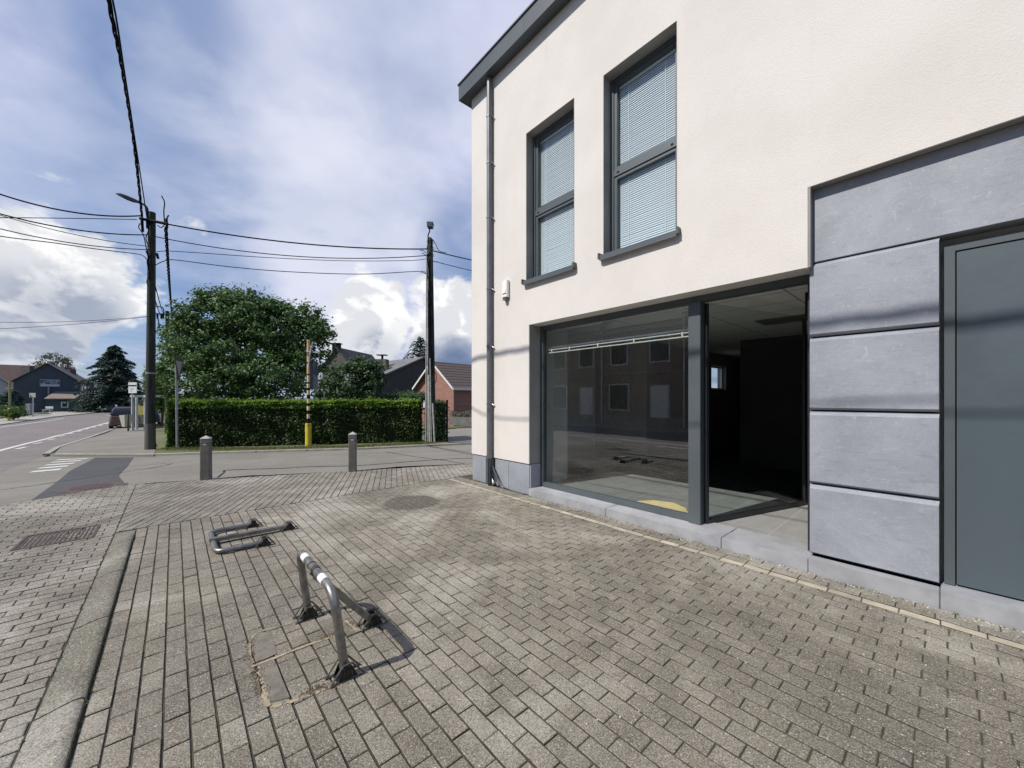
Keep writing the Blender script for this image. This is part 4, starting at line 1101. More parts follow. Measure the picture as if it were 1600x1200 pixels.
# big walnut / chestnut tree
Yt = 19.5
bl_ = [px_blob(385, 545, Yt, 95, 78, 80), px_blob(350, 500, Yt, 55, 42), px_blob(400, 496, Yt, 50, 40), px_blob(440, 515, Yt, 50, 42), px_blob(480, 545, Yt, 36, 46), px_blob(310, 545, Yt, 42, 46),
       px_blob(295, 590, Yt-1, 38, 40), px_blob(340, 590, Yt-2, 50, 40), px_blob(430, 590, Yt-1.5, 55, 40), px_blob(375, 478, Yt, 38, 22), px_blob(500, 520, Yt, 20, 22), px_blob(470, 490, Yt, 24, 16), px_blob(290, 520, Yt, 24, 18)]
tree('broadleaf_tree', 'large dark green broadleaf tree with rounded crown rising behind the hedge', 'tree', (P(385, 640, Yt).x, Yt, Hxy(P(385, 640, Yt).x, Yt)), bl_, 1000, 66, .32, .078, M['leaf_chestnut'], 3, .26)
tree('shrub_tree', 'bushy green tree right of the striped pole, in front of the small gable', 'tree', (P(545, 640, 17.5).x, 17.5, 0), [px_blob(545, 605, 17.5, 36, 36), px_blob(575, 600, 17.5, 22, 34), px_blob(520, 615, 17, 24, 28), px_blob(560, 575, 17.6, 17, 16), px_blob(590, 585, 17.8, 10, 18)], 420, 36, .20, .065, M['leaf_bush'], 5, .1)
tree('garden_tree', 'light green tree glimpsed between the two roadside poles', 'tree', (P(252, 640, 30).x, 30, Hxy(P(252, 640, 30).x, 30)), [px_blob(252, 600, 30, 17, 30), px_blob(246, 590, 29, 12, 18), px_blob(256, 620, 30, 12, 22)], 260, 30, .3, .10, M['leaf_light'], 6, .12)
# conifers
def conifer(name, label, base, apex_z, R, m, seed, n=60, group=None, droop=.3, lsize=.12, per=60, start=.12):
    root = thing(name, base, label, 'tree', group); rng = np.random.default_rng(seed)
    base = Vector(base); Hh = apex_z-base.z; P_ = []; N_ = []; mb = MB()
    mb.tube([base, Vector((base.x, base.y, apex_z-.1))], [R*.07, R*.01], 8)
    for i in range(n):
        t = start+(1-start)*(i+.5)/n; z = base.z+Hh*t; a = i*2.4+rng.uniform(-.4, .4)
        rad = R*((1-t)**.62)*rng.uniform(.62, 1.12)+.12; dirv = Vector((cos(a), sin(a), 0))
        pa = Vector((base.x, base.y, z)); pb = pa+dirv*rad*.6+Vector((0, 0, rad*.05)); pc = pa+dirv*rad+Vector((0, 0, -rad*droop*.5))
        mb.tube([pa, pb, pc], [R*.02, R*.012, R*.004], 5)
        k = int(per*(.35+rad/R)); u = rng.uniform(.15, 1.0, k)[:, None]; A, B, C_ = np.array(pa), np.array(pb), np.array(pc)
        q = (1-u)**2*A+2*u*(1-u)*B+u*u*C_; w_ = rad*.20*(1.15-u)+.05; perp = np.array([-dirv.y, dirv.x, 0])
        q = q+perp*rng.normal(0, 1, (k, 1))*w_+np.array([0, 0, 1])*(rng.normal(0, .28, (k, 1))*w_-.03*R)
        P_.append(q); N_.append(np.tile(np.array([dirv.x*.3, dirv.y*.3, 1.0]), (k, 1)))
    leaves('crown', m, np.vstack(P_), np.vstack(N_), lsize, root, aspect=.3, spread=.45, seed=seed)
    mb.build('trunk', M['bark'], root, smooth=True); return root
cp = G(181, 641); cp = P(179, 641, 62)
cp.z = -.62
conifer('conifer_tree', 'tall dark spreading conifer beyond the blue grey house', cp, EYE+(HOR-539)*62/FPX, 5.6, M['leaf_dark'], 8, 130, lsize=.26, per=170, start=.02)
cq = P(657, 640, 48); cq.z = 0
conifer('cedar_tree', 'dark cedar with drooping branch tips above the dark house', cq, EYE+(HOR-526)*48/FPX, 5.6, M['leaf_dark'], 9, 60, lsize=.19, per=90, droop=.9)
tree('birch_tree', 'wispy pale birch showing above the ridge of the blue grey house', 'tree', (P(83, 640, 84).x, 84, -.62), [px_blob(83, 568, 84, 17, 16), px_blob(97, 576, 84, 11, 16), px_blob(70, 575, 84, 11, 11)], 150, 22, .7, .17, M['leaf_birch'], 12, .25)
def bush(name, label, blobs, n, lsize, m, seed, base):
    root = thing(name, base, label, 'bush')
    pts, nrm = clump_crown(blobs, n, 26, .22, seed, .3); leaves('foliage', m, pts, nrm, lsize, root, seed=seed)
    mb = MB(); rng = random.Random(seed)
    for _ in range(7):
        c, r = rng.choice(blobs); mb.tube([base, Vector(c)+Vector((rng.uniform(-r[0], r[0])*.6, 0, r[2]*.4))], [.03, .006], 5)
    mb.build('stems', M['bark'], root)
# hedge ---------------------------------------------------------------
hc = [G(262, 702), G(655, 691.5)]
hl = (hc[1]-hc[0]); hl.z = 0; hL = hl.length; hd = hl.normalized(); hn = Vector((hd.y, -hd.x, 0))   # hn towards the camera
endv = Vector((-1.0, .95, 0)).normalized()
def hedge_pt(u_, d_, z): 
    p = hc[0]+hd*u_ - hn*d_
    return Vector((p.x, p.y, z))
hedge = thing('hedge', hc[0].lerp(hc[1], .5), 'long clipped green hedge with bright top along the side street', 'hedge')
HT = 1.50; HD = 1.25
core = MB()
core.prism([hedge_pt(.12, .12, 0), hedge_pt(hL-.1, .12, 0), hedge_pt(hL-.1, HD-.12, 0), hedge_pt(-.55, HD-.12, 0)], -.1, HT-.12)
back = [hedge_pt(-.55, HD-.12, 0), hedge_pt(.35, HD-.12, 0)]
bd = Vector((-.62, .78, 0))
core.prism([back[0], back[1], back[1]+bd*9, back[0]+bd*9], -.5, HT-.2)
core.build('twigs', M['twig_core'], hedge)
rng = np.random.default_rng(21); PP = []; NN = []
def addface(f, nrm, n, rough=.06, lump=.05):
    u_ = rng.uniform(0, 1, n); v_ = rng.uniform(0, 1, n)
    for a, b in zip(u_, v_):
        p = f(a, b); l_ = lump*(sin(a*41)+sin(b*13+a*17)+sin(a*97+b*7)*.6)*.5
        off = abs(rng.normal(0, rough))*(-1)+l_
        if rng.random() < .06: off += rng.uniform(.02, .11)
        PP.append(tuple(p+nrm*off)); NN.append(tuple(nrm*.8+Vector((0, 0, .5))))
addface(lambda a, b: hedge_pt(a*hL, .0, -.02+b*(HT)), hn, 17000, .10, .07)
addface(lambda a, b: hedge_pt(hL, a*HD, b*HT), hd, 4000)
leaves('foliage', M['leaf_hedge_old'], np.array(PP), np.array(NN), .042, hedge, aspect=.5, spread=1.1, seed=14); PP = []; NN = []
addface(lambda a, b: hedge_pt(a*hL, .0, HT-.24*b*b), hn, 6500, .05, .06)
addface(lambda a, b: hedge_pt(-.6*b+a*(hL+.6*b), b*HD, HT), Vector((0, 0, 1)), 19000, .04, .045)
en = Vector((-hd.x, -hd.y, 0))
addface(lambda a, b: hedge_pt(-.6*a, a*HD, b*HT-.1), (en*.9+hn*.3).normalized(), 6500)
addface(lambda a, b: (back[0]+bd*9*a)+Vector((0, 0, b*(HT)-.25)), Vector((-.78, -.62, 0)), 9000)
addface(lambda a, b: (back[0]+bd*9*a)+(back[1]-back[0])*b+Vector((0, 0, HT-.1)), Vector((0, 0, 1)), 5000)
leaves('fresh_growth', M['leaf_hedge'], np.array(PP), np.array(NN), .037, hedge, aspect=.5, spread=.75, seed=4)  # leaves coloured as sunlit, on the top and the left end
# second hedge piece beyond the right pole with a dark green gate
h2a = G(677, 690.5); h2b = G(697, 689.5)
PP = []; NN = []
hedge2 = thing('clipped_hedge', h2a.lerp(h2b, .5), 'short dark hedge block right of the concrete pole', 'hedge')
k2 = (h2b-h2a); k2.z = 0; w2 = k2.length; k2.normalize(); kn = Vector((k2.y, -k2.x, 0))
MB().prism([h2a-kn*.1, h2a+k2*w2-kn*.1, h2a+k2*w2-kn*1.4, h2a-kn*1.4], -.05, 1.38).build('twigs', M['twig_core'], hedge2)
addface(lambda a, b: h2a+k2*w2*a+Vector((0, 0, b*1.45)), kn, 1500); addface(lambda a, b: h2a+k2*w2*a-kn*1.4*b+Vector((0, 0, 1.45)), Vector((0, 0, 1)), 1800); addface(lambda a, b: h2a+k2*w2-kn*1.4*a+Vector((0, 0, b*1.45)), k2, 1500)
leaves('foliage', M['leaf_bush'], np.array(PP), np.array(NN), .04, hedge2, seed=5)
gt = thing('gate_post', h2b, 'slim black gate post at the right end of the short dark hedge block', 'post')
gA = G(698.5, 690)
MB().tube([gA-Vector((0, 0, .05)), gA+Vector((0, 0, 1.5))], .035, 10).build('post', M['black'], gt, smooth=True)
for z in (.35, .8, 1.25): MB().tube([gA+Vector((.03, -.02, z)), gA+Vector((.10, -.02, z))], .018, 6).build('hinge', M['edge'], gt)
MB().tube([gA+Vector((0, 0, 1.5)), gA+Vector((0, 0, 1.53))], .045, 10).build('cap', M['black'], gt)
# grass tufts in the verge
rng = np.random.default_rng(5); gp_ = []; gn_ = []
va = [G(250, 705.5), G(400, 704), G(560, 699.5), G(680, 693)]
for k in range(9000):
    t = rng.uniform(0, 3); i = int(t); p = va[i].lerp(va[min(i+1, 3)], t-i)+hn*rng.normal(-.1, .18)
    if rng.random() < .35: continue
    gp_.append((p.x, p.y, .03+rng.uniform(0, .03))); a = rng.uniform(0, 6.28); gn_.append((cos(a), sin(a), .1))
go = leaves('grass', M['grass'], np.array(gp_), np.array(gn_), .035, loc=va[0], aspect=.13, spread=.3, seed=7)
tag(go, 'short dry grass on the verge in front of the hedge', 'grass', kind='stuff')

wo_ = leaves('joint_weeds', M['grass'], np.array(WEEDS[0]), np.array(WEEDS[1]), .011, loc=F(3, 3), aspect=.18, spread=.5, seed=9)
tag(wo_, 'tiny weeds growing in the paver joints and along the wall foot', 'weeds', kind='stuff')
# ================================================================== POLES AND CABLES
p1b = G(234.5, 703.5); p1x, p1y = p1b.x, p1b.y
def zat(py, Y): return EYE+(HOR-py)*Y/FPX
pole1 = thing('utility_pole', p1b, 'tall tarred wooden utility pole with street lamp, nearest the road corner', 'utility pole', 'wooden utility poles')
z1 = zat(332, p1y)
MB().tube([(p1x, p1y, p1b.z-.1), (p1x+.01, p1y, p1b.z+1.1), (p1x+.06, p1y, z1)], [.130, .122, .092], 16).build('post', M['wood_pole'], pole1, smooth=True)
MB().tube([(p1x, p1y, p1b.z-.1), (p1x+.005, p1y, p1b.z+.85)], [.138, .130], 16).build('butt_sleeve', M['wood_base'], pole1, smooth=True)
MB().tube([(p1x+.02, p1y, p1b.z+2.42), (p1x+.02, p1y, p1b.z+2.46)], .122, 16).build('band', M['conduit'], pole1)
tp1 = Vector((p1x+.06, p1y, 0))
def P1(px, py, dy=0.0): return P(px, py, p1y+dy)
MB().tube(catmull([P1(238, 349, -.12), P1(231, 338, -.15), P1(230, 326, -.15), P1(225, 320, -.15), P1(217, 315.5, -.15)], 5), .03, 8).build('lamp_arm', M['black'], pole1, smooth=True)
lamp = MB()
a_, b_ = P1(218, 316, -.15), P1(185, 304, -.15)
ax_ = (b_-a_).normalized(); sd_ = Vector((0, 1, 0)); up_ = sd_.cross(ax_); up_ = up_ if up_.z > 0 else -up_
prof = [(0, .035, .03), (.18, .06, .05), (.35, .13, .055), (.55, .14, .05), (.72, .07, .012)]
for (t_, w_, h_) in prof:
    c_ = a_+ax_*t_
    for (x, y) in ((-1, -1), (1, -1), (1, .3), (.6, 1), (-.6, 1), (-1, .3)): lamp.v.append(tuple(c_+sd_*w_*x+up_*h_*y))
for i in range(4):
    for j in range(6): lamp.f.append((i*6+j, i*6+(j+1) % 6, i*6+6+(j+1) % 6, i*6+6+j)); lamp.m.append(0)
lamp.f += [tuple(range(6)), tuple(24+j for j in range(6))]; lamp.m += [0, 0]
lamp.build('lamp_head', mat('dark_lamp_housing', (.016, .019, .024), rough=.85, spec=.15), pole1, smooth=True)
arm = MB(); arm.tube([P1(219, 341.5, -.13), P1(262, 350, -.13)], .045, 6); arm.tube([P1(222, 346, -.1), P1(222, 352, -.1)], .04, 6); arm.tube([P1(260, 342, -.13), P1(261, 356, -.13)], .035, 6); arm.tube([P1(263.5, 336, -.13), P1(259, 345, -.13)], .02, 5)
arm.build('crossarm', M['black'], pole1)
MB().tube(catmull([P1(257, 348, -.13), P1(256, 330, -.13), P1(257, 316, -.13), P1(252.5, 306, -.13)], 5), .016, 6).build('rod', M['black'], pole1)
wr = MB()
for pts in (((218, 349), (217, 356), (224, 367), (228, 385), (231, 400), (233, 430)), ((232, 350), (232, 360), (228, 372), (232, 385)), ((246, 352), (252, 355.5), (258, 350)), ((228, 392), (232, 405), (234, 440)), ((233, 432), (229.5, 440), (232, 447)), ((236, 398), (230, 408), (233, 425)), ((246, 402), (248, 404), (247, 398))):
    wr.tube(catmull([P1(a, b, -.16) for a, b in pts], 6), .014, 5)
wr.tube([P1(222, 344, -.15), P1(223, 362, -.15)], .035, 6); wr.tube([P1(230, 346, -.15), P1(230.5, 357, -.15)], .035, 6)
wr.tube([P1(245, 396, -.12), P1(247, 404, -.12)], .035, 6)
wr.build('wiring', M['cable'], pole1)
# pole 2 further along the road
Y2 = 24.9; p2 = Vector(((261.5-800)/FPX*Y2, Y2, Hxy((261.5-800)/FPX*Y2, Y2)))
pole2 = thing('utility_pole', p2, 'second wooden utility pole, seen thin just behind the first', 'utility pole', 'wooden utility poles')
MB().tube([(p2.x, p2.y, p2.z-.1), (p2.x, p2.y, zat(486, Y2))], [.14, .10], 12).build('post', M['wood_pole'], pole2, smooth=True)
def P2(px, py): return P(px, py, Y2-.15)
b = MB(); b.tube([P2(241, 490), P2(270, 491)], .035, 6); b.tube(catmull([P2(244, 479), P2(253, 480), P2(256, 486), P2(256, 494)], 4), .03, 6); b.build('crossarm', M['black'], pole2)
for x in (246, 252, 255, 269): MB().tube([P2(x, 491), P2(x, 498)], .05, 6).build('insulator', M['black'], pole2)
# pole 3 by the driveway
p3 = G(672.5, 691.8); Y3 = p3.y
pole3 = thing('utility_pole', p3, 'wooden utility pole with pale conduits and floodlight between hedge and shop', 'utility pole', 'wooden utility poles')
def P3(px, py, dy=-.16): return P(px, py, Y3+dy)
MB().tube([(p3.x+.05, Y3, -.1), (p3.x-.01, Y3, zat(374, Y3)), (p3.x-.01, Y3, zat(371, Y3))], [.155, .095, .04], 16).build('post', M['wood_pole'], pole3, smooth=True)
b = MB()
for x0, x1, r, yt in ((665.5, 666.5, .022, 400), (671.5, 670, .036, 586), (674, 672, .02, 560), (668.5, 668, .018, 440), (679, 676, .03, 630)):
    b.tube([P3(x0, 691, -.17), P3(x1, yt, -.16)], r, 8)
b.build('conduit', M['conduit'], pole3, smooth=True)
b = MB(); rr = random.Random(4)
for k in range(9):
    x = 668.5+k*.9; y0 = 398+k*7; pts = []
    for j in range(7): pts.append(P3(x+rr.uniform(-1.6, 1.6)+ (y0+j*22-400)*.004, y0+j*22, -.15-.02*rr.random()))
    b.tube(catmull(pts, 4), .011, 5)
for pts in (((676, 374), (681, 382), (686, 392), (697, 395)), ((669, 400), (662, 392), (656, 391)), ((669, 406), (664, 398), (659, 395)), ((667, 428), (662, 424), (658, 424)), ((676, 408), (680, 409), (684, 409)), ((668, 382), (667, 390), (669, 400)), ((672, 602), (681, 596), (681, 584), (676, 578))):
    b.tube(catmull([P3(a, c_) for a, c_ in pts], 5), .012, 5)
b.build('wiring', M['cable'], pole3)
b = MB(); b.tube(catmull([P3(669, 382), P3(669, 368), P3(671, 362), P3(671.5, 357)], 5), .022, 8); b.build('lamp_arm', M['black'], pole3, smooth=True)
la = MB(); c_ = P3(672.3, 352)
la.hexa([c_+Vector(v) for v in ((-.10, -.1, -.085), (.08, -.1, -.10), (.08, .12, -.10), (-.10, .12, -.085), (-.11, -.1, .10), (.115, -.1, .09), (.115, .12, .09), (-.11, .12, .10))])
la.build('lamp_head', mat('floodlight_housing', (.05, .055, .06), rough=.5), pole3, bevel=.012)
for z_ in (378, 388, 399, 560, 586, 640, 668): MB().tube([(p3.x, Y3, zat(z_, Y3)-.012), (p3.x, Y3, zat(z_, Y3)+.012)], .135 if z_ < 500 else .155, 12, caps=False).build('band', M['black'], pole3)

def sag(a, b, dz_, n=28): 
    a, b = Vector(a), Vector(b)
    return [a.lerp(b, k/n)+Vector((0, 0, -dz_*4*(k/n)*(1-k/n))) for k in range(n+1)]
def cable(pts, r, label, group='overhead cables', twist=False, seg=6):
    mb = MB()
    if not twist: mb.tube(pts, r, seg)
    else:
        # resample and lay three strands round each other
        P_ = [Vector(p) for p in pts]; L_ = [0]
        for i in range(1, len(P_)): L_.append(L_[-1]+(P_[i]-P_[i-1]).length)
        n = int(L_[-1]/.09); Q = []
        j = 0
        for k in range(n+1):
            s_ = L_[-1]*k/n
            while j < len(P_)-2 and L_[j+1] < s_: j += 1
            Q.append(P_[j].lerp(P_[j+1], (s_-L_[j])/(L_[j+1]-L_[j])))
        ax = (Q[-1]-Q[0]).normalized(); u_ = ax.cross(Vector((0, 0, 1))).normalized(); v_ = ax.cross(u_)
        for st in range(3):
            mb.tube([q+(u_*cos(k*.42+st*2.094)+v_*sin(k*.42+st*2.094))*r*.95 for k, q in enumerate(Q)], r*.72, 5)
    o = mb.build('overhead_cable', M['cable'], loc=pts[0], smooth=True)
    return tag(o, label, 'cable', group)
A = P1
# towards the shop side
cable(sag(A(263, 350.5, -.13), P3(668, 389), .22), .021, 'thick black cable from first pole to the shop-side pole, topmost of four')
cable(sag(A(244, 370, -.1), P3(668, 399), .33), .014, 'black cable from first pole to the shop-side pole, second from top')
c3p = catmull([A(244, 393.5, -.1), A(262, 392.3, -.05), P(310, 395, 12.05), P(420, 402.5, 12.5), P(540, 407.5, 13.1), P(640, 407, 13.5), P3(668, 404)], 7)
cable(c3p, .010, 'thin black cable from first pole to the shop-side pole, third from top')
c4p = catmull([A(243, 414, -.1), A(258, 407.5, -.08), A(275, 406.3, 0), P(360, 417, 12.2), P(450, 424.5, 12.6), P(560, 428.3, 13.1), P(640, 424.6, 13.5), P3(655, 424.3), P3(666, 428)], 7)
cable(c4p, .012, 'black cable from first pole to the shop-side pole, lowest of four')
# from pole 3 past the shop
cable(sag(P3(677, 392), P(845, 424, 21), .1), .019, 'thick cable running from the shop-side pole behind the shop corner, upper one')
cable(sag(P3(677, 408), P(845, 441, 21), .1), .012, 'thin cable running from the shop-side pole behind the shop corner, lower one')
# to the left, off to a house across the road
for (x0, y0, x1, y1, r, dz_, lab) in (
    (222, 337, -130, 250, .020, .42, 'thick service cable leaving the first pole to the left, topmost one'),
    (214, 343, -130, 340, .011, -.02, 'nearly level thin service cable leaving the first pole to the left'),
    (230, 367, -130, 292, .017, .30, 'thick service cable leaving the first pole to the left below the crossarm'),
    (234, 385, -130, 292, .010, .22, 'thin slanting service cable leaving the first pole to the left'),
    (234, 390, -130, 320, .013, .25, 'service cable leaving the first pole to the left, second from bottom')):
    cable(sag(A(x0, y0, -.1), P(x1, y1, 9.2), dz_), r, lab)
cable(catmull([A(233, 415, -.1), A(229, 405, -.1), A(222, 399, -.1), A(208, 396, -.1), P(150, 389, 11), P(80, 379, 10.4), P(0, 369, 9.9), P(-130, 347, 9.2)], 7), .012, 'service cable leaving the first pole to the left, lowest and curling at the pole')
# distant wires to pole 2
cable(sag(P2(258, 491), P(-150, 497, 19), .35), .012, 'distant thin wire from the second pole to the left, upper of two')
cable(sag(P2(258, 491), P(-150, 517, 19), .25), .012, 'distant thin wire from the second pole to the left, lower of two')
cable(sag(P2(262, 585), P(120, 578, 52), .5), .012, 'far faint wire crossing the road behind the second pole')
# pole 1 to pole 2 descending bundles
cable(sag(A(259, 356, -.1), P2(269, 493), .35), .030, 'twisted bundle descending from first crossarm to second pole', twist=True)
cable(sag(A(236, 440, 0), P2(252, 492), .25), .018, 'straight black cable between the first and second pole, left one')
cable(sag(A(241, 440, 0), P2(256, 492), .1), .016, 'straight black cable between the first and second pole, right one')
cable(sag(P2(247, 498), P(268, 600, 60), .5), .03, 'bundle running on from the second pole up the road')
# overhead bundles along the road above the photographer (their shadows fall on the facade)
def rail(pix, nfun):
    o_ = []
    for px, py, nn in pix:
        x_, z_ = (px-800)/FPX, (HOR-py)/FPX
        Y = nn/(x_*.7507+.6606); o_.append(Vector((x_*Y, Y, EYE+z_*Y)))
    return o_
up1 = [A(222, 340, -.13)] + rail([(215, 270, -.735), (207, 205, -.74), (190, 100, -.755), (170, 0, -.775)], None) + [F(6.3, -.80, 8.18), F(1.4, -.8, 8.14), F(-6, -.8, 8.3), F(-16, -.8, 9.0)]
cable(catmull(up1, 6), .021, 'thick twisted overhead bundle rising steeply from the first pole out of frame', 'overhead bundles above the road', twist=True)
up2 = [A(230, 344, -.13)] + rail([(219, 270, -.715), (208, 200, -.71), (194, 110, -.705), (176, 0, -.70)], None) + [F(6.3, -.72, 6.92), F(1.4, -.70, 7.32), F(-6, -.7, 7.5), F(-16, -.7, 8.2)]
cable(catmull(up2, 6), .013, 'thinner overhead cable rising steeply beside the twisted bundle', 'overhead bundles above the road')

# yellow/black striped marker pole with sign seen from behind
pm = G(482, 697.5); Ym = pm.y
mk = thing('striped_pole', pm, 'yellow and black striped pole with yellow foot standing before the hedge', 'sign post')
z = .76
MB().tube([(pm.x, Ym, 0), (pm.x, Ym, .76)], .098, 18).build('yellow_sleeve', M['yellow'], mk, smooth=True)
ztop = zat(531, Ym); yb = MB(); bb = MB(); k = 0
edges = [(.76, .92, 1), (.92, 1.07, 0), (1.07, 1.19, 1), (1.19, 1.34, 0), (1.34, 1.43, 1), (1.43, 1.58, 0), (1.58, 1.71, 1), (1.71, 1.86, 0), (1.86, 1.94, 1), (1.94, 2.08, 0), (2.08, 2.13, 1), (2.13, 2.36, 0), (2.36, 2.40, 1), (2.40, 2.75, 0), (2.75, 2.80, 1), (2.80, ztop, 0)]
M['pale_yellow'] = mat('faded_yellow_paint', (.60, .52, .26), (.52, .44, .22), 5, .6)
for a, b, c_ in edges:
    MB().tube([(pm.x, Ym, a), (pm.x, Ym, b)], .050 if not c_ else .053, 14).build('pole_band' if c_ else 'pole_stripe', M['black'] if c_ else (M['pale_yellow'] if a < 2.3 else mat('faded_orange_paint', (.55, .36, .16), rough=.6)), mk, smooth=True)
b = MB(); b.tube(catmull([P(489, 534, Ym-.05), P(484, 556, Ym-.06), P(482, 575, Ym-.06)], 5), .022, 6); b.tube([P(478, 549, Ym-.06), P(500, 552, Ym)], .016, 5); b.build('strut', M['conduit'], mk)
sb = MB(); c0 = P(484, 604, Ym); c1 = P(496.5, 604, Ym+.06); zb, zt_ = zat(608, Ym), zat(566, Ym)
sb.hexa([Vector((c0.x, c0.y, zb)), Vector((c1.x, c1.y, zb)), Vector((c1.x, c1.y+.02, zb)), Vector((c0.x, c0.y+.02, zb)), Vector((c0.x, c0.y, zt_)), Vector((c1.x-.02, c1.y, zt_+.05)), Vector((c1.x-.02, c1.y+.02, zt_+.05)), Vector((c0.x, c0.y+.02, zt_))])
sb.build('sign_panel', mat('blue_grey_sign_back', (.055, .065, .075), rough=.5), mk)
def text(s, size, loc, rot, m, name, parent, depth=.001, cylinder=None):
    cu = bpy.data.curves.new(name, 'FONT'); cu.body = s; cu.size = size; cu.extrude = depth; cu.align_x = 'CENTER'; cu.align_y = 'CENTER'
    o = bpy.data.objects.new(name, cu); COL.objects.link(o)
    dg = C.evaluated_depsgraph_get(); me = bpy.data.meshes.new_from_object(o.evaluated_get(dg)); bpy.data.objects.remove(o)
    o = bpy.data.objects.new(name, me); COL.objects.link(o); me.materials.clear(); me.materials.append(m)
    o.parent = parent; o.location = Vector(loc)-ROOT[parent.name]; o.rotation_euler = rot; return o
fd = Vector((-pm.x, -pm.y, 0)).normalized(); rz = math.atan2(fd.x, -fd.y)
text('8', .09, (pm.x+fd.x*.100, pm.y+fd.y*.100, .69), (radians(90), 0, rz), M['black'], 'number', mk)
text('1', .06, (pm.x+fd.x*.100, pm.y+fd.y*.100, .61), (radians(90), 0, rz), M['black'], 'number', mk)
# yield sign
py_ = G(277, 703.3); Yy = py_.y
ys = thing('yield_sign', py_, 'give way sign on a grey post at the left end of the hedge', 'road sign')
MB().tube([(py_.x, Yy, 0), (py_.x-.03, Yy, zat(562, Yy))], .036, 12).build('post', mat('galvanised_post', (.36, .37, .37), (.28, .29, .29), 4, .4, .5), ys, smooth=True)
cy = P(279.5, 572, Yy)
ev = Vector((.42, -.907, 0)).normalized(); fn = Vector((ev.y*-1, ev.x, 0)); fn = Vector((.907, .42, 0))
def tri(sc2, off, name, m, t=.004):
    mb = MB(); R_ = .47*sc2
    pts = [(-R_*.95, R_*.5), (R_*.95, R_*.5), (0, -R_*1.1)]
    b0 = [cy+ev*a+Vector((0, 0, z_))+fn*off for a, z_ in pts]; b1 = [q+fn*t for q in b0]
    mb.v = [tuple(q) for q in b0+b1]; mb.f = [(0, 1, 2), (5, 4, 3), (0, 1, 4, 3), (1, 2, 5, 4), (2, 0, 3, 5)]; mb.m = [0]*5
    return mb.build(name, m, ys)
tri(1.0, 0, 'sign_border', mat('dark_red_sign', (.075, .03, .028), rough=.5)); tri(.66, .0045, 'sign_face', M['sign_grey'])

# ================================================================== BUS STOP
M['shel'] = mat('pale_metal', (.50, .51, .50), (.42, .43, .43), 3, .5)
bs = G(222, 673); hB = bs.z
sh = thing('bus_shelter', bs, 'pale framed bus shelter with flat roof at the roadside', 'bus shelter')
Ysh = bs.y
def PS(px, py, dy=0): return P(px, py, Ysh+dy)
b = MB()
for (x, dy, yb_) in ((207.3, 0, 675), (213.5, 1.0, 673), (227, -.1, 672), (233, 1.0, 670)):
    q = PS(x, 640, dy); b.tube([(q.x, q.y, hB), (q.x, q.y, PS(x, 620, dy).z)], .075, 8)
b.build('post', M['shel'], sh)
q0, q1 = PS(203, 620, -.25), PS(240, 620, -.25)
MB().hexa([Vector((q0.x, q0.y, q0.z-.03)), Vector((q1.x, q1.y, q0.z-.03)), Vector((q1.x, q1.y+1.6, q0.z-.03)), Vector((q0.x, q0.y+1.6, q0.z-.03)), Vector((q0.x, q0.y, q0.z+.12)), Vector((q1.x, q1.y, q0.z+.12)), Vector((q1.x, q1.y+1.6, q0.z+.12)), Vector((q0.x, q0.y+1.6, q0.z+.12))]).build('roof', M['shel'], sh)
gz = MB(); q0, q1 = PS(213.5, 640, 1.0), PS(233, 640, 1.0)
gz.hexa([Vector((q0.x, q0.y, hB+.2)), Vector((q1.x, q1.y, hB+.2)), Vector((q1.x, q1.y+.01, hB+.2)), Vector((q0.x, q0.y+.01, hB+.2)), Vector((q0.x, q0.y, hB+2.1)), Vector((q1.x, q1.y, hB+2.1)), Vector((q1.x, q1.y+.01, hB+2.1)), Vector((q0.x, q0.y+.01, hB+2.1))]); gz.build('glazing', M['glass_up'], sh)
pt = MB(); q0, q1 = PS(215.5, 640, .9), PS(226, 640, .9); zc = zat(642, Ysh+.9)
pt.hexa([Vector((q0.x, q0.y, zc-.28)), Vector((q1.x, q1.y, zc-.28)), Vector((q1.x, q1.y+.02, zc-.28)), Vector((q0.x, q0.y+.02, zc-.28)), Vector((q0.x, q0.y, zc+.35)), Vector((q1.x, q1.y, zc+.35)), Vector((q1.x, q1.y+.02, zc+.35)), Vector((q0.x, q0.y+.02, zc+.35))]); pt.build('timetable_panel', mat('dull_yellow_panel', (.26, .23, .05), rough=.7), sh)
st_ = thing('bus_stop_sign', PS(207, 675, -.4), 'white square bus stop sign above the shelter roof', 'sign')
q = PS(207.4, 606, -.4)
MB().box(q.x-.27, q.x+.27, q.y-.02, q.y+.02, q.z-.35, q.z+.36).build('sign_panel', mat('white_sign', (.70, .71, .68), rough=.5), st_)
MB().box(q.x-.25, q.x+.25, q.y-.026, q.y-.021, q.z+.10, q.z+.19).build('header_stripe', M['black'], st_)
b = MB()
for k in range(3): b.box(q.x-.16, q.x+.10-.05*k, q.y-.026, q.y-.021, q.z-.05-.09*k, q.z-.02-.09*k)
b.build('timetable_lines', mat('pale_grey_print', (.35, .36, .36), rough=.6), st_)
MB().tube([(q.x-.1, q.y+.06, hB), (q.x-.1, q.y+.06, q.z+.3)], .035, 8).build('post', M['shel'], st_)
bn = thing('litter_bin', PS(197, 674, -.7), 'cream litter bin on a post in front of the bus shelter', 'litter bin')
b = MB(); c_ = PS(195.5, 657, -.7)
b.hexa([c_+Vector(v) for v in ((-.02, -.2, -.42), (.20, -.2, -.42), (.20, .2, -.42), (-.02, .2, -.42), (-.17, -.25, .35), (.22, -.25, .38), (.22, .25, .38), (-.17, .25, .35))]).build('bin', mat('cream_bin', (.50, .47, .36), rough=.6), bn, bevel=.02)
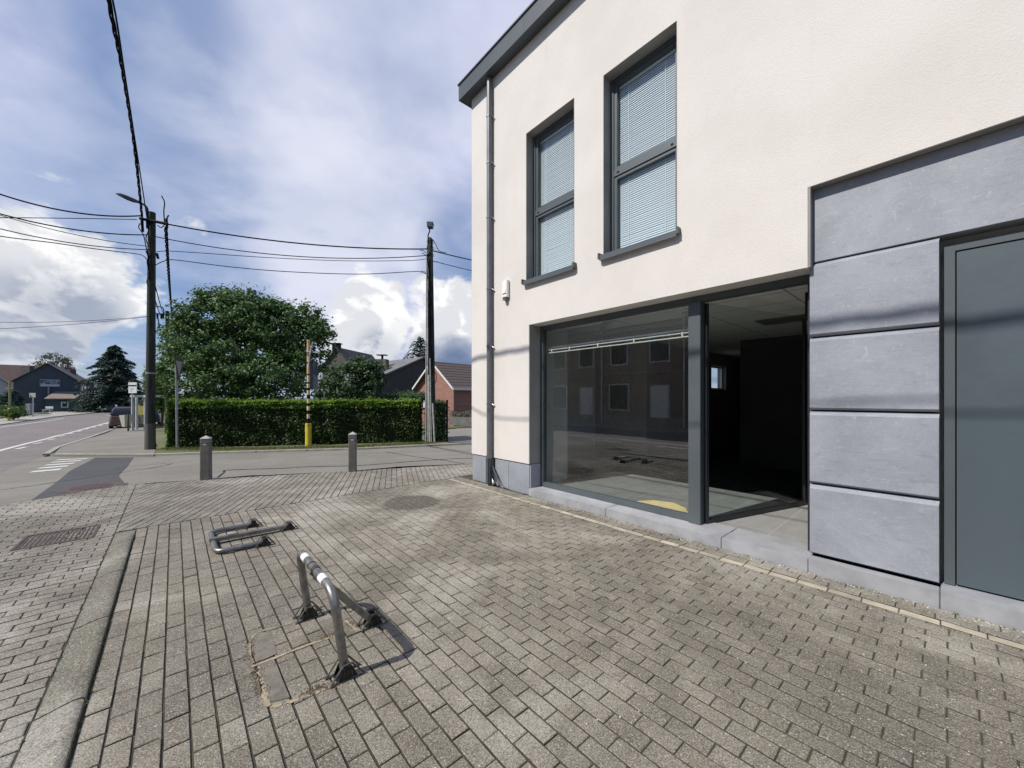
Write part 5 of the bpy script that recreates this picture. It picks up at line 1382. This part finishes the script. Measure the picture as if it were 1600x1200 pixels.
c_ = PS(200.5, 657, -.7); MB().tube([(c_.x, c_.y, hB-.02), (c_.x, c_.y, c_.z+.42)], .05, 8).build('post', mat('brown_post', (.10, .09, .07), rough=.7), bn)

# ================================================================== CARS
def car(name, label, loc, rz, paint, group='cars on the road', L=4.3, W_=1.78, Hc=1.48):
    root = thing(name, loc, label, 'car', group); R = Vector(loc)
    T = Matrix.Translation(R) @ Matrix.Rotation(rz, 4, 'Z')
    def sec(x, w_, z0, z1, tw): return [(x, -w_, z0), (x, w_, z0), (x, w_*1.0, (z0+z1)*.55), (x, tw, z1), (x, -tw, z1), (x, -w_*1.0, (z0+z1)*.55)]
    def loft(secs):
        mb = MB()
        for s_ in secs: mb.v += [tuple(T @ Vector(p)) for p in s_]
        k = len(secs[0])
        for i in range(len(secs)-1):
            for j in range(k): mb.f.append((i*k+j, i*k+(j+1) % k, (i+1)*k+(j+1) % k, (i+1)*k+j)); mb.m.append(0)
        mb.f += [tuple(range(k)), tuple((len(secs)-1)*k+j for j in range(k))]; mb.m += [0, 0]; return mb
    h = L/2; w_ = W_/2
    body = loft([sec(-h, w_*.85, .32, .80, w_*.78), sec(-h+.1, w_*.96, .22, .92, w_*.88), sec(-h+.7, w_, .20, .98, w_*.92), sec(0, w_, .20, .96, w_*.92), sec(h-1.1, w_, .20, .90, w_*.90), sec(h-.25, w_*.95, .22, .74, w_*.80), sec(h, w_*.8, .32, .60, w_*.7)])
    bo = body.build('body', paint, root, bevel=.03, smooth=True)
    gh = loft([sec(-h+.12, w_*.84, .88, .93, w_*.82), sec(-h+.55, w_*.86, .88, Hc-.10, w_*.68), sec(-h+1.0, w_*.88, .88, Hc, w_*.70), sec(.15, w_*.88, .88, Hc-.02, w_*.70), sec(1.0, w_*.86, .86, .95, w_*.8)])
    gh.build('windows', mat('dark_car_glass', (.02, .024, .03), rough=.12), root, bevel=.015, smooth=True, root=R)
    rf = loft([sec(-h+.95, w_*.70, Hc-.04, Hc+.012, w_*.66), sec(.15, w_*.71, Hc-.05, Hc-.002, w_*.66)]); rf.build('roof', paint, root, root=R)
    for x in (-h+.8, h-.85):
        for sgn in (-1, 1):
            wl = MB(); wl.tube([T @ Vector((x, sgn*(w_-.20), .31)), T @ Vector((x, sgn*(w_+.01), .31))], .31, 18)
            wo = wl.build('wheel', M['rubber'], root); rm = MB(); rm.tube([T @ Vector((x, sgn*(w_-.02), .31)), T @ Vector((x, sgn*(w_+.022), .31))], .20, 12); rm.build('rim', M['zinc'], wo, root=R)
    for sgn in (-1, 1):
        t_ = MB(); t_.box(-h-.012, -h+.10, sgn*w_*.62-.14, sgn*w_*.62+.14, .70, .84, T); t_.build('tail_light', mat('tail_lens', (.25, .02, .02), rough=.25), root)
        t_ = MB(); t_.box(h-.12, h+.006, sgn*w_*.55-.16, sgn*w_*.55+.16, .52, .63, T); t_.build('headlight', M['tape'], root)
        t_ = MB(); t_.box(.70, .86, sgn*(w_+.08)-.09, sgn*(w_+.08)+.09, .92, 1.04, T); t_.build('mirror', paint, root, bevel=.02)
    p_ = MB(); p_.box(-h-.014, -h+.05, -.26, .26, .45, .56, T); p_.build('number_plate', M['tape'], root)
    return root
c_ = G(194, 668.5); road_ang = math.atan2(.80, -.60)
car('parked_car', 'dark bronze car parked at the kerb beyond the litter bin', G(196, 669.5)+U*2.3, radians(131.3), mat('bronze_paint', (.10, .09, .06), rough=.25, metal=.4, coat=.5), L=4.4, Hc=1.58)
c_ = P(229, 655, 32); c_.z = -.6
car('parked_car', 'dark blue car half hidden behind the bus shelter and first pole', c_+U*1.0, radians(131.3), mat('navy_paint', (.02, .03, .06), rough=.25, coat=.5))
c_ = P(193, 645, 62); c_.z = -.62
car('moving_car', 'silver car far down the road below the dark conifer', c_, radians(-60), mat('silver_paint', (.45, .47, .50), rough=.3, metal=.5), Hc=1.7)
c_ = P(181, 645, 60); c_.z = -.62
car('moving_car', 'black car far down the road beside the silver one', c_, radians(-62), mat('black_car_paint', (.02, .02, .022), rough=.25))

# ================================================================== HOUSES
def gable_house(name, label, A_, wdir, wlen, ldir, llen, z0, eave, ridge, wallm, roofm, trim=None, over=.25, apex=.5, trim_w=.14, group=None):
    """A_: ground corner; gable along wdir, roof runs along ldir"""
    root = thing(name, (A_.x, A_.y, z0), label, 'house', group); a = Vector((A_.x, A_.y, 0)); W1 = Vector((*wdir, 0)).normalized(); L1 = Vector((*ldir, 0)).normalized()
    def q(w_, l_, z_): v = a+W1*w_+L1*l_; return Vector((v.x, v.y, z_))
    mb = MB(); ap = wlen*apex
    pr = [(0, z0-.3), (wlen, z0-.3), (wlen, eave), (ap, ridge), (0, eave)]
    mb.v = [tuple(q(x, 0, z_)) for x, z_ in pr]+[tuple(q(x, llen, z_)) for x, z_ in pr]
    mb.f = [(0, 1, 2, 3, 4), (9, 8, 7, 6, 5)]+[(i, (i+1) % 5, 5+(i+1) % 5, 5+i) for i in (0, 1, 4)]; mb.m = [0]*5
    mb.build('wall', wallm, root)
    rf = MB(); t_ = .12
    for (x0, z_0, x1, z_1) in ((ap, ridge, wlen, eave), (ap, ridge, 0, eave)):
        dx, dz_ = x1-x0, z_1-z_0; l_ = math.hypot(dx, dz_); ex, ez = x1+dx/l_*over, z_1+dz_/l_*over
        p = [q(x0, -over, z_0+.01), q(ex, -over, ez+.01), q(ex, llen+over, ez+.01), q(x0, llen+over, z_0+.01)]
        rf.hexa(p+[v+Vector((0, 0, t_)) for v in p])
    ro = rf.build('roof', roofm, root)
    if trim:
        tb = MB()
        for (x0, z_0, x1, z_1) in ((ap, ridge, wlen, eave), (ap, ridge, 0, eave)):
            dx, dz_ = x1-x0, z_1-z_0; l_ = math.hypot(dx, dz_); ex, ez = x1+dx/l_*over, z_1+dz_/l_*over
            p = [q(x0, -over-.03, z_0+.13), q(ex, -over-.03, ez+.13), q(ex, -over-.004, ez+.13), q(x0, -over-.004, z_0+.13)]
            tb.hexa([v-Vector((0, 0, trim_w)) for v in p]+[v+Vector((0, 0, .03)) for v in p])
        for x in (wlen,):
            dx, dz_ = wlen-ap, eave-ridge; l_ = math.hypot(dx, dz_); ex, ez = x+dx/l_*over, eave+dz_/l_*over
            p = [q(ex+.005, -over, ez-.05), q(ex+.09, -over, ez-.05), q(ex+.09, llen+over, ez-.05), q(ex+.005, llen+over, ez-.05)]
            tb.hexa(p+[v+Vector((0, 0, .17)) for v in p])
        tb.build('bargeboard', trim, root)
    return root, q
def panel(root, q, w0, w1, z0, z1, name, m, frame=None, off=.03, face='gable', lfix=0, fw=.09):
    """window on the gable face (l=-off) or on a long side (w=lfix)"""
    def pt(u_, d_, z_): return q(u_, -d_, z_) if face == 'gable' else q(lfix+d_, u_, z_)
    def bx(a, b, c_, e, d0, d1):
        p = [pt(a, d0, c_), pt(b, d0, c_), pt(b, d1, c_), pt(a, d1, c_)]; t_ = [pt(a, d0, e), pt(b, d0, e), pt(b, d1, e), pt(a, d1, e)]
        return p+t_
    f = MB()
    if frame is not None:
        for (a, b, c_, e) in ((w0-fw, w0, z0-fw, z1+fw), (w1, w1+fw, z0-fw, z1+fw), (w0, w1, z1, z1+fw), (w0, w1, z0-fw, z0)): f.hexa(bx(a, b, c_, e, -.02, off+.03))
        fo = f.build('window' if name == 'window' else 'door', frame, root)
        g_ = MB().hexa(bx(w0, w1, z0, z1, -.02, off)); g_.build('pane' if name == 'window' else 'leaf', m, fo, root=ROOT[root.name]); return fo
    g_ = MB().hexa(bx(w0, w1, z0, z1, -.02, off)); return g_.build(name, m, root)
M['hglass'] = mat('dark_house_glass', (.03, .035, .04), rough=.12)
M['wframe'] = mat('white_window_frame', (.62, .62, .60), rough=.5)
M['slate'] = mat('dark_slate_roof', (.055, .052, .055), (.085, .08, .08), 3, .8, bump=.4, bscale=12)
def tile_roof(name, c1, c2, hdir, course=.33):
    m = bpy.data.materials.new(name); m.use_nodes = True; t = NT(m.node_tree); b = t.n['Principled BSDF']; b.inputs['Roughness'].default_value = .75
    v = t.add('ShaderNodeTexCoord').outputs['Object']; z = t.add('ShaderNodeSeparateXYZ', i_0=v).outputs[2]
    fr = t.math('FRACT', t.math('DIVIDE', z, course*.62))
    h_ = t.vmath('DOT_PRODUCT', v, hdir).outputs['Value']; wv = t.math('FRACT', t.math('DIVIDE', h_, .28))
    edge = t.ramp(fr, .42, .12)
    c = t.mix(t.noise(v, 2.5, 4), c1, c2); c = t.mix(t.math('MULTIPLY', edge, .95), c, tuple(x*.25 for x in c1)); c = t.mix(t.math('MULTIPLY', t.ramp(wv, .18, .0), .4), c, tuple(x*.35 for x in c1))
    t.l.new(c, b.inputs['Base Color'])
    bp = t.add('ShaderNodeBump'); bp.inputs['Distance'].default_value = .04; t.l.new(fr, bp.inputs['Height']); t.l.new(bp.outputs[0], b.inputs['Normal']); return m
# red brick house at right
P1r = Vector((-3.95, 26, 0)); W_r = Vector((.75, -.66, 0)).normalized(); P0r = P1r-W_r*4.15
rb, q = gable_house('brick_house', 'small red brick house with brown tiled roof and white bargeboards', P0r, (.75, -.66), 4.15, (.66, .75), 10, 0, 2.38, 4.08,
    brickmat('red_brick', (.25, .095, .068), (.33, .14, .10), (.46, .40, .35), axes=(.75, -.66, 0)), tile_roof('brown_roof_tiles', (.12, .085, .072), (.17, .12, .10), (.66, .75, 0)), M['wframe'], over=.30)
rbr = ROOT[rb.name]
panel(rb, q, .75, 1.15, .9, 1.75, 'window', M['wframe'], M['black'], fw=.05)
panel(rb, q, 2.2, 3.3, .9, 1.9, 'window', M['hglass'], M['wframe'], face='side', lfix=4.15)
MB().hexa([q(.5, -.12, 1.95), q(1.3, -.12, 1.95), q(1.3, 0, 1.95), q(.5, 0, 1.95), q(.5, -.12, 2.0), q(1.3, -.12, 2.0), q(1.3, 0, 2.0), q(.5, 0, 2.0)]).build('window_hood', M['black'], rb)
# its side wall is a plainer darker brick: quoin stones at the corner
# low garden wall before it
gw = MB(); a = P(702, 640, 24.2); b = P(800, 640, 22.0)
gw.hexa([Vector((a.x, a.y, -.1)), Vector((b.x, b.y, -.1)), Vector((b.x, b.y+.25, -.1)), Vector((a.x, a.y+.25, -.1)), Vector((a.x, a.y, .42)), Vector((b.x, b.y, .42)), Vector((b.x, b.y+.25, .42)), Vector((a.x, a.y+.25, .42))])
gwo = gw.build('garden_wall', mat('grey_render', (.16, .155, .145), (.11, .108, .10), 2, .9, bump=.4, bscale=30), loc=a); tag(gwo, 'low grey garden wall in front of the red brick house', 'wall')
hp = [];  hn2 = []
rng = np.random.default_rng(3)
for _ in range(3200):
    t = rng.uniform(0, 1); p = a.lerp(b, t); hp.append((p.x+rng.normal(0, .1), p.y+.45+rng.normal(0, .14), .25+rng.uniform(0, .62)*(1-.3*abs(math.sin(t*9))))); hn2.append((0, -.5, .6))
lv = thing('lavender_row', a.lerp(b, .4)+Vector((0, .45, 0)), 'grey green low shrub row behind the garden wall', 'bush')
leaves('foliage', leafmat('grey_green_leaves', (.10, .11, .09), (.15, .15, .12)), np.array(hp), np.array(hn2), .045, lv, seed=2)
# dark house with shallow roof
Pd = Vector((-10.8, 30, 0))
dh, q = gable_house('dark_house', 'dark rendered house with shallow grey roof, left of the red brick house', Pd, (.66, .75), 9.0, (-.75, .66), 8.0, 0, 3.02, 5.05,
    mat('charcoal_brick', (.055, .052, .055), (.07, .066, .068), 4, .85, bump=.3, bscale=30), mat('grey_roof_tiles', (.115, .115, .11), (.15, .148, .14), 2, .7, bump=.5, bscale=9), None, over=.30)
ch = MB(); c_ = P(597, 576, 33.5)
ch.box(c_.x-.48, c_.x+.48, c_.y-.4, c_.y+.4, c_.z-1.2, c_.z+.80); ch.build('chimney', mat('mottled_chimney', (.16, .15, .12), (.05, .05, .045), 5, .9), dh)
ch = MB(); ch.tube([c_+Vector((.02, 0, .8)), c_+Vector((.02, 0, 1.15))], .10, 8); ch.box(c_.x-.42, c_.x+.42, c_.y-.3, c_.y+.3, c_.z+1.15, c_.z+1.21); ch.build('chimney_cowl', M['black'], dh)
# skylight on the roof, lying in the slope
def rq(w_, l_, up): 
    ap = 4.5; z_ = 3.02+(5.05-3.02)*w_/ap; return q(w_, l_, z_+.13+up)
sk = MB(); sk.hexa([rq(1.2, 1.0, .0), rq(2.2, 1.0, .0), rq(2.2, 1.9, .0), rq(1.2, 1.9, .0), rq(1.2, 1.0, .07), rq(2.2, 1.0, .07), rq(2.2, 1.9, .07), rq(1.2, 1.9, .07)]); sk.build('skylight', M['hglass'], dh)
# small house behind the big tree
Ph = P(548, 640, 46); Ph.z = 0
sg, q = gable_house('gabled_house', 'grey gabled house with chimney peeping out right of the big tree', Vector((Ph.x-3.7, Ph.y+.6, 0)), (.99, -.15), 3.9, (.15, .99), 8, 0, zat(575, 46), zat(543.5, 46), mat('brown_render', (.085, .075, .065), rough=.85), M['slate'], None, over=.25)
c_ = P(526, 546, 46.6); b = MB(); b.box(c_.x-.42, c_.x+.42, c_.y-.3, c_.y+.3, c_.z-.6, c_.z+.65); b.box(c_.x-.55, c_.x+.55, c_.y-.4, c_.y+.4, c_.z+.65, c_.z+.75); b.build('chimney', M['black'], sg)
# blue-grey house with the billboard
Yh = 64
Ya = 60.0
a = P(21, 640, Ya); NNv = Vector((.7507, .6606, 0))
def wpx(px, dd=0.0):       # distance along the gable seen at that picture column
    t_ = (px-800)/FPX; ax_, ay_ = a.x-dd*-.6606, a.y-dd*.7507
    return (t_*ay_-ax_)/(.7507-t_*.6606)
gw_ = wpx(124.5)
def zg(px, py): return zat(py, a.y+.6606*wpx(px))
bh, q = gable_house('gable_end_house', 'big blue grey gable-ended house with a billboard, across the main road', Vector((a.x, Ya, 0)), (.7507, .6606), gw_, (-.6606, .7507), 15, -.62, zg(60, 595.5), zg(73, 568.5), mat('blue_grey_render', (.058, .070, .090), (.068, .080, .102), .6, .8), mat('brown_slate', (.055, .046, .046), (.075, .06, .058), 2, .8), None, over=.3)
hz_ = -.62
# lean-to
l0, l1 = wpx(72, 2.2), wpx(121, 2.2)
lt = MB(); lt.hexa([q(l0, -2.2, hz_), q(l1, -2.2, hz_), q(l1, -.01, hz_), q(l0, -.01, hz_), q(l0, -2.2, zat(623, 61.5)), q(l1, -2.2, zat(623, 61.5)), q(l1, -.01, zg(95, 613.5)), q(l0, -.01, zg(95, 613.5))]); lt.build('annex', mat('teal_grey_render', (.06, .09, .105), rough=.8), bh)
lt = MB(); p = [q(l0-.15, -2.6, zat(624, 61)), q(l1+.1, -2.6, zat(624, 61)), q(l1+.1, -.02, zg(95, 613)), q(l0+.6, -.02, zg(95, 613))]; lt.hexa(p+[v+Vector((0, 0, .14)) for v in p]); lt.build('annex_roof', mat('tan_roof', (.20, .165, .135), (.25, .20, .165), 2, .8), bh)
b = MB(); x0, x1 = wpx(95.5, 2.2), wpx(107, 2.2); z0_, z1_ = zat(637, 61.3), zat(628, 61.3)
for (u0, u1, v0, v1) in ((x0, x0+.13, z0_, z1_), (x1-.13, x1, z0_, z1_), (x0+.13, x1-.13, z0_, z0_+.13), (x0+.13, x1-.13, z1_-.13, z1_)):
    b.hexa([q(u0, -2.28, v0), q(u1, -2.28, v0), q(u1, -2.19, v0), q(u0, -2.19, v0), q(u0, -2.28, v1), q(u1, -2.28, v1), q(u1, -2.19, v1), q(u0, -2.19, v1)])
wo = b.build('window', M['wframe'], bh); MB().hexa([q(x0+.13, -2.24, z0_+.13), q(x1-.13, -2.24, z0_+.13), q(x1-.13, -2.19, z0_+.13), q(x0+.13, -2.19, z0_+.13), q(x0+.13, -2.24, z1_-.13), q(x1-.13, -2.24, z1_-.13), q(x1-.13, -2.19, z1_-.13), q(x0+.13, -2.19, z1_-.13)]).build('pane', M['hglass'], wo, root=ROOT[bh.name])
# billboard
x0, x1 = wpx(62.5), wpx(94)
def hb(a, b, z0_, z1_, d0, d1): return [q(a, -d1, z0_), q(b, -d1, z0_), q(b, -d0, z0_), q(a, -d0, z0_), q(a, -d1, z1_), q(b, -d1, z1_), q(b, -d0, z1_), q(a, -d0, z1_)]
bbm = MB().hexa(hb(x0, x1, zg(78, 604), zg(78, 593), .0, .12)).build('billboard', mat('pale_billboard', (.30, .32, .37), (.36, .37, .42), 1, .6), bh)
zz0, zz1 = zg(78, 600.2), zg(78, 594)
bt = MB()
for (u0, u1, v0, v1) in ((.03, .36, .75, .95), (.03, .12, .2, .75), (.12, .30, .45, .6), (.28, .50, .1, .45), (.62, .8, .55, .75), (.55, .9, .05, .15), (.90, .97, .1, .8), (.45, .5, .6, .9)):
    bt.hexa(hb(x0+(x1-x0)*u0, x0+(x1-x0)*u1, zz0+(zz1-zz0)*v0, zz0+(zz1-zz0)*v1, .12, .135))
bt.build('billboard_print', mat('dark_print', (.035, .035, .05), rough=.6), bbm, root=ROOT[bh.name])
MB().hexa(hb(x0+.15, x1-.15, zg(78, 603.5), zg(78, 600.8), .12, .135)).build('billboard_band', mat('pale_blue_band', (.50, .56, .60), rough=.6), bbm, root=ROOT[bh.name])
b = MB(); xx = wpx(76.5); b.tube([q(xx, -.3, hz_+2.6), q(xx, -.3, zg(76, 603))], .09, 6); b.build('billboard_post', M['sign_grey'], bh)
# chimneys and street side
b = MB(); c_ = P(104, 580, 70); b.box(c_.x-.9, c_.x+.3, c_.y-.5, c_.y+.5, c_.z-1.5, c_.z+.7); b.box(c_.x+.5, c_.x+1.2, c_.y-.5, c_.y+.5, c_.z-1.5, c_.z+.35); b.build('chimney', M['slate'], bh)
# its street side is faced in mauve brick with two rows of windows
fz = zg(124, 597)-.05
MB().hexa([q(gw_-.02, .0, hz_), q(gw_+.06, .0, hz_), q(gw_+.06, 15, hz_), q(gw_-.02, 15, hz_), q(gw_-.02, .0, fz), q(gw_+.06, .0, fz), q(gw_+.06, 15, fz), q(gw_-.02, 15, fz)]).build('brick_facing', mat('mauve_brick', (.12, .095, .10), (.15, .12, .12), 2, .85), bh)
for (u, v, w_, h_) in ((1.0, .4, 1.2, 1.6), (3.4, .2, 1.2, 2.0), (6.2, .4, 1.4, 1.6), (9.2, .4, 1.4, 1.6), (12, .4, 1.4, 1.6), (1.0, 2.9, 1.2, 1.4), (3.6, 2.7, 2.2, 1.7), (7.6, 2.9, 1.3, 1.4), (10.6, 2.9, 1.3, 1.4)):
    panel(bh, q, u, u+w_, hz_+v, hz_+v+h_, 'window', M['hglass'], M['shel'], off=.03, face='side', lfix=gw_+.06)
# houses at far left
a3 = P(-60, 640, 70)
lh, q = gable_house('red_roof_house', 'house with red tiled roof behind the blue grey gable, far left', Vector((a3.x, a3.y, 0)), (-.6606, .7507), 8, (.7507, .6606), 13, -.62, 3.6, zat(573.5, 80), mat('beige_render', (.30, .28, .25), rough=.85), mat('red_roof_tiles', (.075, .042, .040), (.10, .055, .05), 2, .8), None)
c_ = P(43, 576, 76); b = MB(); b.box(c_.x-.9, c_.x+.9, c_.y-.4, c_.y+.4, c_.z-1.2, c_.z+.55); b.build('chimney', M['slate'], lh)
a4 = P(-50, 640, 48)
wh, q = gable_house('white_house', 'low white walled house with dark roof at the left picture edge', Vector((a4.x, a4.y, 0)), (.7507, .6606), 3.1, (-.80, .60), 8, -.5, zat(599, 49), zat(579, 49), mat('white_render', (.36, .36, .38), rough=.85), M['slate'], M['wframe'], over=.3, trim_w=.05)
# pale house far away under the conifer
a5 = P(190, 640, 95)
fh, q = gable_house('far_house', 'pale house far down the road under the conifer branches', Vector((a5.x, a5.y, 0)), (1, 0), 9, (0, 1), 8, -.62, zat(627, 95), zat(616, 95), mat('pale_render', (.42, .40, .37), rough=.85), M['slate'], None)
# opposite terrace: seen only as a reflection in the shop window, and it screens the sky there
opp_b = brickmat('opposite_brick', (.26, .19, .14), (.32, .24, .18), (.38, .35, .30), axes=(-.6606, .7507, 0))
specs = [(-12, -4.5, 5.9), (-4.5, 2.5, 5.5), (2.5, 9.0, 5.9), (9.0, 14.0, 5.6), (14.0, 18.5, 6.0)]
labs = ['brick terraced house opposite, reflected at the right of the shop window', 'brick terraced house opposite with white door, second along', 'brick terraced house opposite with three windows, middle of the row', 'narrow brick terraced house opposite, reflected left in the shop window', 'end brick terraced house opposite, reflected at the left edge of the glass']
for (s0, s1, ev_), lab in zip(specs, labs):
    a = F(s1, -10.2); root, q = gable_house('terraced_house', lab, a, (-.7507, -.6606), 7.0, (.6606, -.7507), s1-s0-.02, 0, ev_, ev_+2.2, opp_b, M['slate'], None, over=.02, group='brick terrace across the road')
    nw = 3 if s1-s0 > 6 else 2; wd = (s1-s0)/nw
    for i in range(nw):
        u = (i+.5)*wd
        panel(root, q, u-.5, u+.5, 3.6, 5.0, 'window', M['hglass'], M['wframe'], face='side', lfix=0, off=-.03)
        if i == nw-1: panel(root, q, u-.45, u+.45, .1, 2.2, 'door', M['white'], M['wframe'], face='side', lfix=0, off=-.03)
        else: panel(root, q, u-.6, u+.6, .95, 2.35, 'window', M['hglass'], M['wframe'], face='side', lfix=0, off=-.03)
    for dz0, dz1 in ((2.95, 3.05), (ev_-.22, ev_-.02)):
        MB().hexa([q(-.07, 0, dz0), q(-.07, s1-s0-.02, dz0), q(0, s1-s0-.02, dz0), q(0, 0, dz0), q(-.07, 0, dz1), q(-.07, s1-s0-.02, dz1), q(0, s1-s0-.02, dz1), q(0, 0, dz1)]).build('string_course', M['kerb_far'], root)
    MB().tube([q(-.12, .12, .1), q(-.12, .12, ev_)], .05, 8).build('downpipe', M['wframe'], root)
    MB().hexa([q(-.06, 0, .0), q(-.06, s1-s0-.02, .0), q(0, s1-s0-.02, .0), q(0, 0, .0), q(-.06, 0, .55), q(-.06, s1-s0-.02, .55), q(0, s1-s0-.02, .55), q(0, 0, .55)]).build('plinth', M['kerb_far'], root)
# roadside things far left
gm = G(14, 657.5, .05); Yg = gm.y
mp = thing('marker_post', gm, 'short yellow and black marker post on the far pavement, left edge', 'marker post')
MB().tube([(gm.x, gm.y, gm.z), (gm.x, gm.y, gm.z+.72)], .09, 12).build('yellow_sleeve', M['yellow'], mp, smooth=True)
b = MB(); b.tube([(gm.x, gm.y, gm.z+.72), (gm.x, gm.y, gm.z+1.3)], .06, 10); b.build('black_top', M['black'], mp)
MB().tube([(gm.x, gm.y, gm.z+1.12), (gm.x, gm.y, gm.z+1.24)], .066, 10).build('white_band', M['tape'], mp)
c_ = P(15.5, 650, 44); c_.z = -.6
op = thing('old_pole', c_, 'weathered pole with crossbar left of the blue grey gable', 'pole')
b = MB(); b.tube([c_, Vector((c_.x, c_.y, zat(595, 44)))], .10, 8); b.tube([P(9.5, 607, 44), P(20.5, 607, 44)], .06, 6); b.build('post', mat('yellowed_wood', (.20, .20, .10), rough=.8), op)
c_ = G(47, 648.5, .05)
kb = thing('street_cabinet', c_, 'grey roadside utility cabinet in front of the blue grey house', 'cabinet')
MB().box(c_.x-.35, c_.x+.25, c_.y-.2, c_.y+.2, c_.z, c_.z+1.35).build('cabinet', mat('cabinet_grey', (.20, .21, .24), rough=.6), kb, bevel=.02)
MB().box(c_.x-.40, c_.x+.30, c_.y-.24, c_.y+.24, c_.z+1.35, c_.z+1.42).build('lid', M['shel'], kb)
c_ = G(51.5, 651, .05)
s5 = thing('direction_sign', c_, 'pale rectangular sign on a grey post beside the cabinet', 'sign')
MB().tube([c_, c_+Vector((0, 0, 2.2))], .055, 8).build('post', M['shel'], s5)
MB().box(c_.x-.36, c_.x+.36, c_.y-.06, c_.y-.03, zat(621, c_.y), zat(614, c_.y)).build('sign_panel', mat('beige_sign', (.36, .35, .30), rough=.6), s5)
c_ = P(74.5, 645, 58); c_.z = -.6
bn2 = thing('bench', c_, 'small pale backed bench before the annex of the blue grey house', 'bench')
b = MB(); b.box(c_.x-.6, c_.x+.6, c_.y-.25, c_.y+.2, c_.z+.42, c_.z+.47); b.build('seat', M['shel'], bn2)
b = MB(); b.box(c_.x-.6, c_.x+.6, c_.y+.2, c_.y+.24, c_.z+.6, c_.z+.95); b.build('backrest', M['shel'], bn2)
for sx in (-.5, .5): MB().box(c_.x+sx-.04, c_.x+sx+.04, c_.y-.2, c_.y+.2, c_.z, c_.z+.42).build('leg', M['shel'], bn2)
bush('roadside_bush', 'yellow green shrub beside the marker post at far left', [px_blob(28, 643, 38, 9, 8), px_blob(6, 641, 38, 9, 8), px_blob(18, 646, 37, 10, 6)], 110, .09, M['leaf_light'], 31, P(22, 655, 38)+Vector((0, 0, 0)))
bush('dark_shrub', 'dark evergreen shrubs behind the marker post at far left', [px_blob(5, 630, 46, 14, 12), px_blob(20, 628, 46, 10, 18), px_blob(-15, 634, 44, 14, 12)], 240, .11, M['leaf_dark'], 32, P(10, 648, 46))
bush('columnar_shrub', 'dark clipped evergreen column at the end of the brownish house', [px_blob(156, 632, 60, 5, 14), px_blob(164, 634, 60, 4, 12)], 170, .12, M['leaf_dark'], 33, P(158, 647, 60))
bush('far_shrubbery', 'dark shrubbery masking the far end of the road', [px_blob(178, 634, 74, 12, 12), px_blob(200, 630, 76, 14, 14), px_blob(222, 628, 76, 14, 16), px_blob(240, 632, 72, 10, 14)], 420, .22, M['leaf_dark'], 34, P(200, 642, 75))
bush('garden_shrub', 'low dark shrub in front of the dark house wall', [px_blob(640, 621, 22, 26, 7), px_blob(610, 624, 22, 22, 6)], 220, .06, M['leaf_bush'], 35, P(630, 650, 22))
SC.cycles.use_denoising = True
SC.cycles.denoiser = 'OPENIMAGEDENOISE'; SC.cycles.denoising_prefilter = 'NONE'; SC.cycles.denoising_input_passes = 'RGB_ALBEDO_NORMAL'
SC.cycles.diffuse_bounces = 6
SC.cycles.max_bounces = 8; SC.cycles.transparent_max_bounces = 16
SC.cycles.sample_clamp_indirect = 6
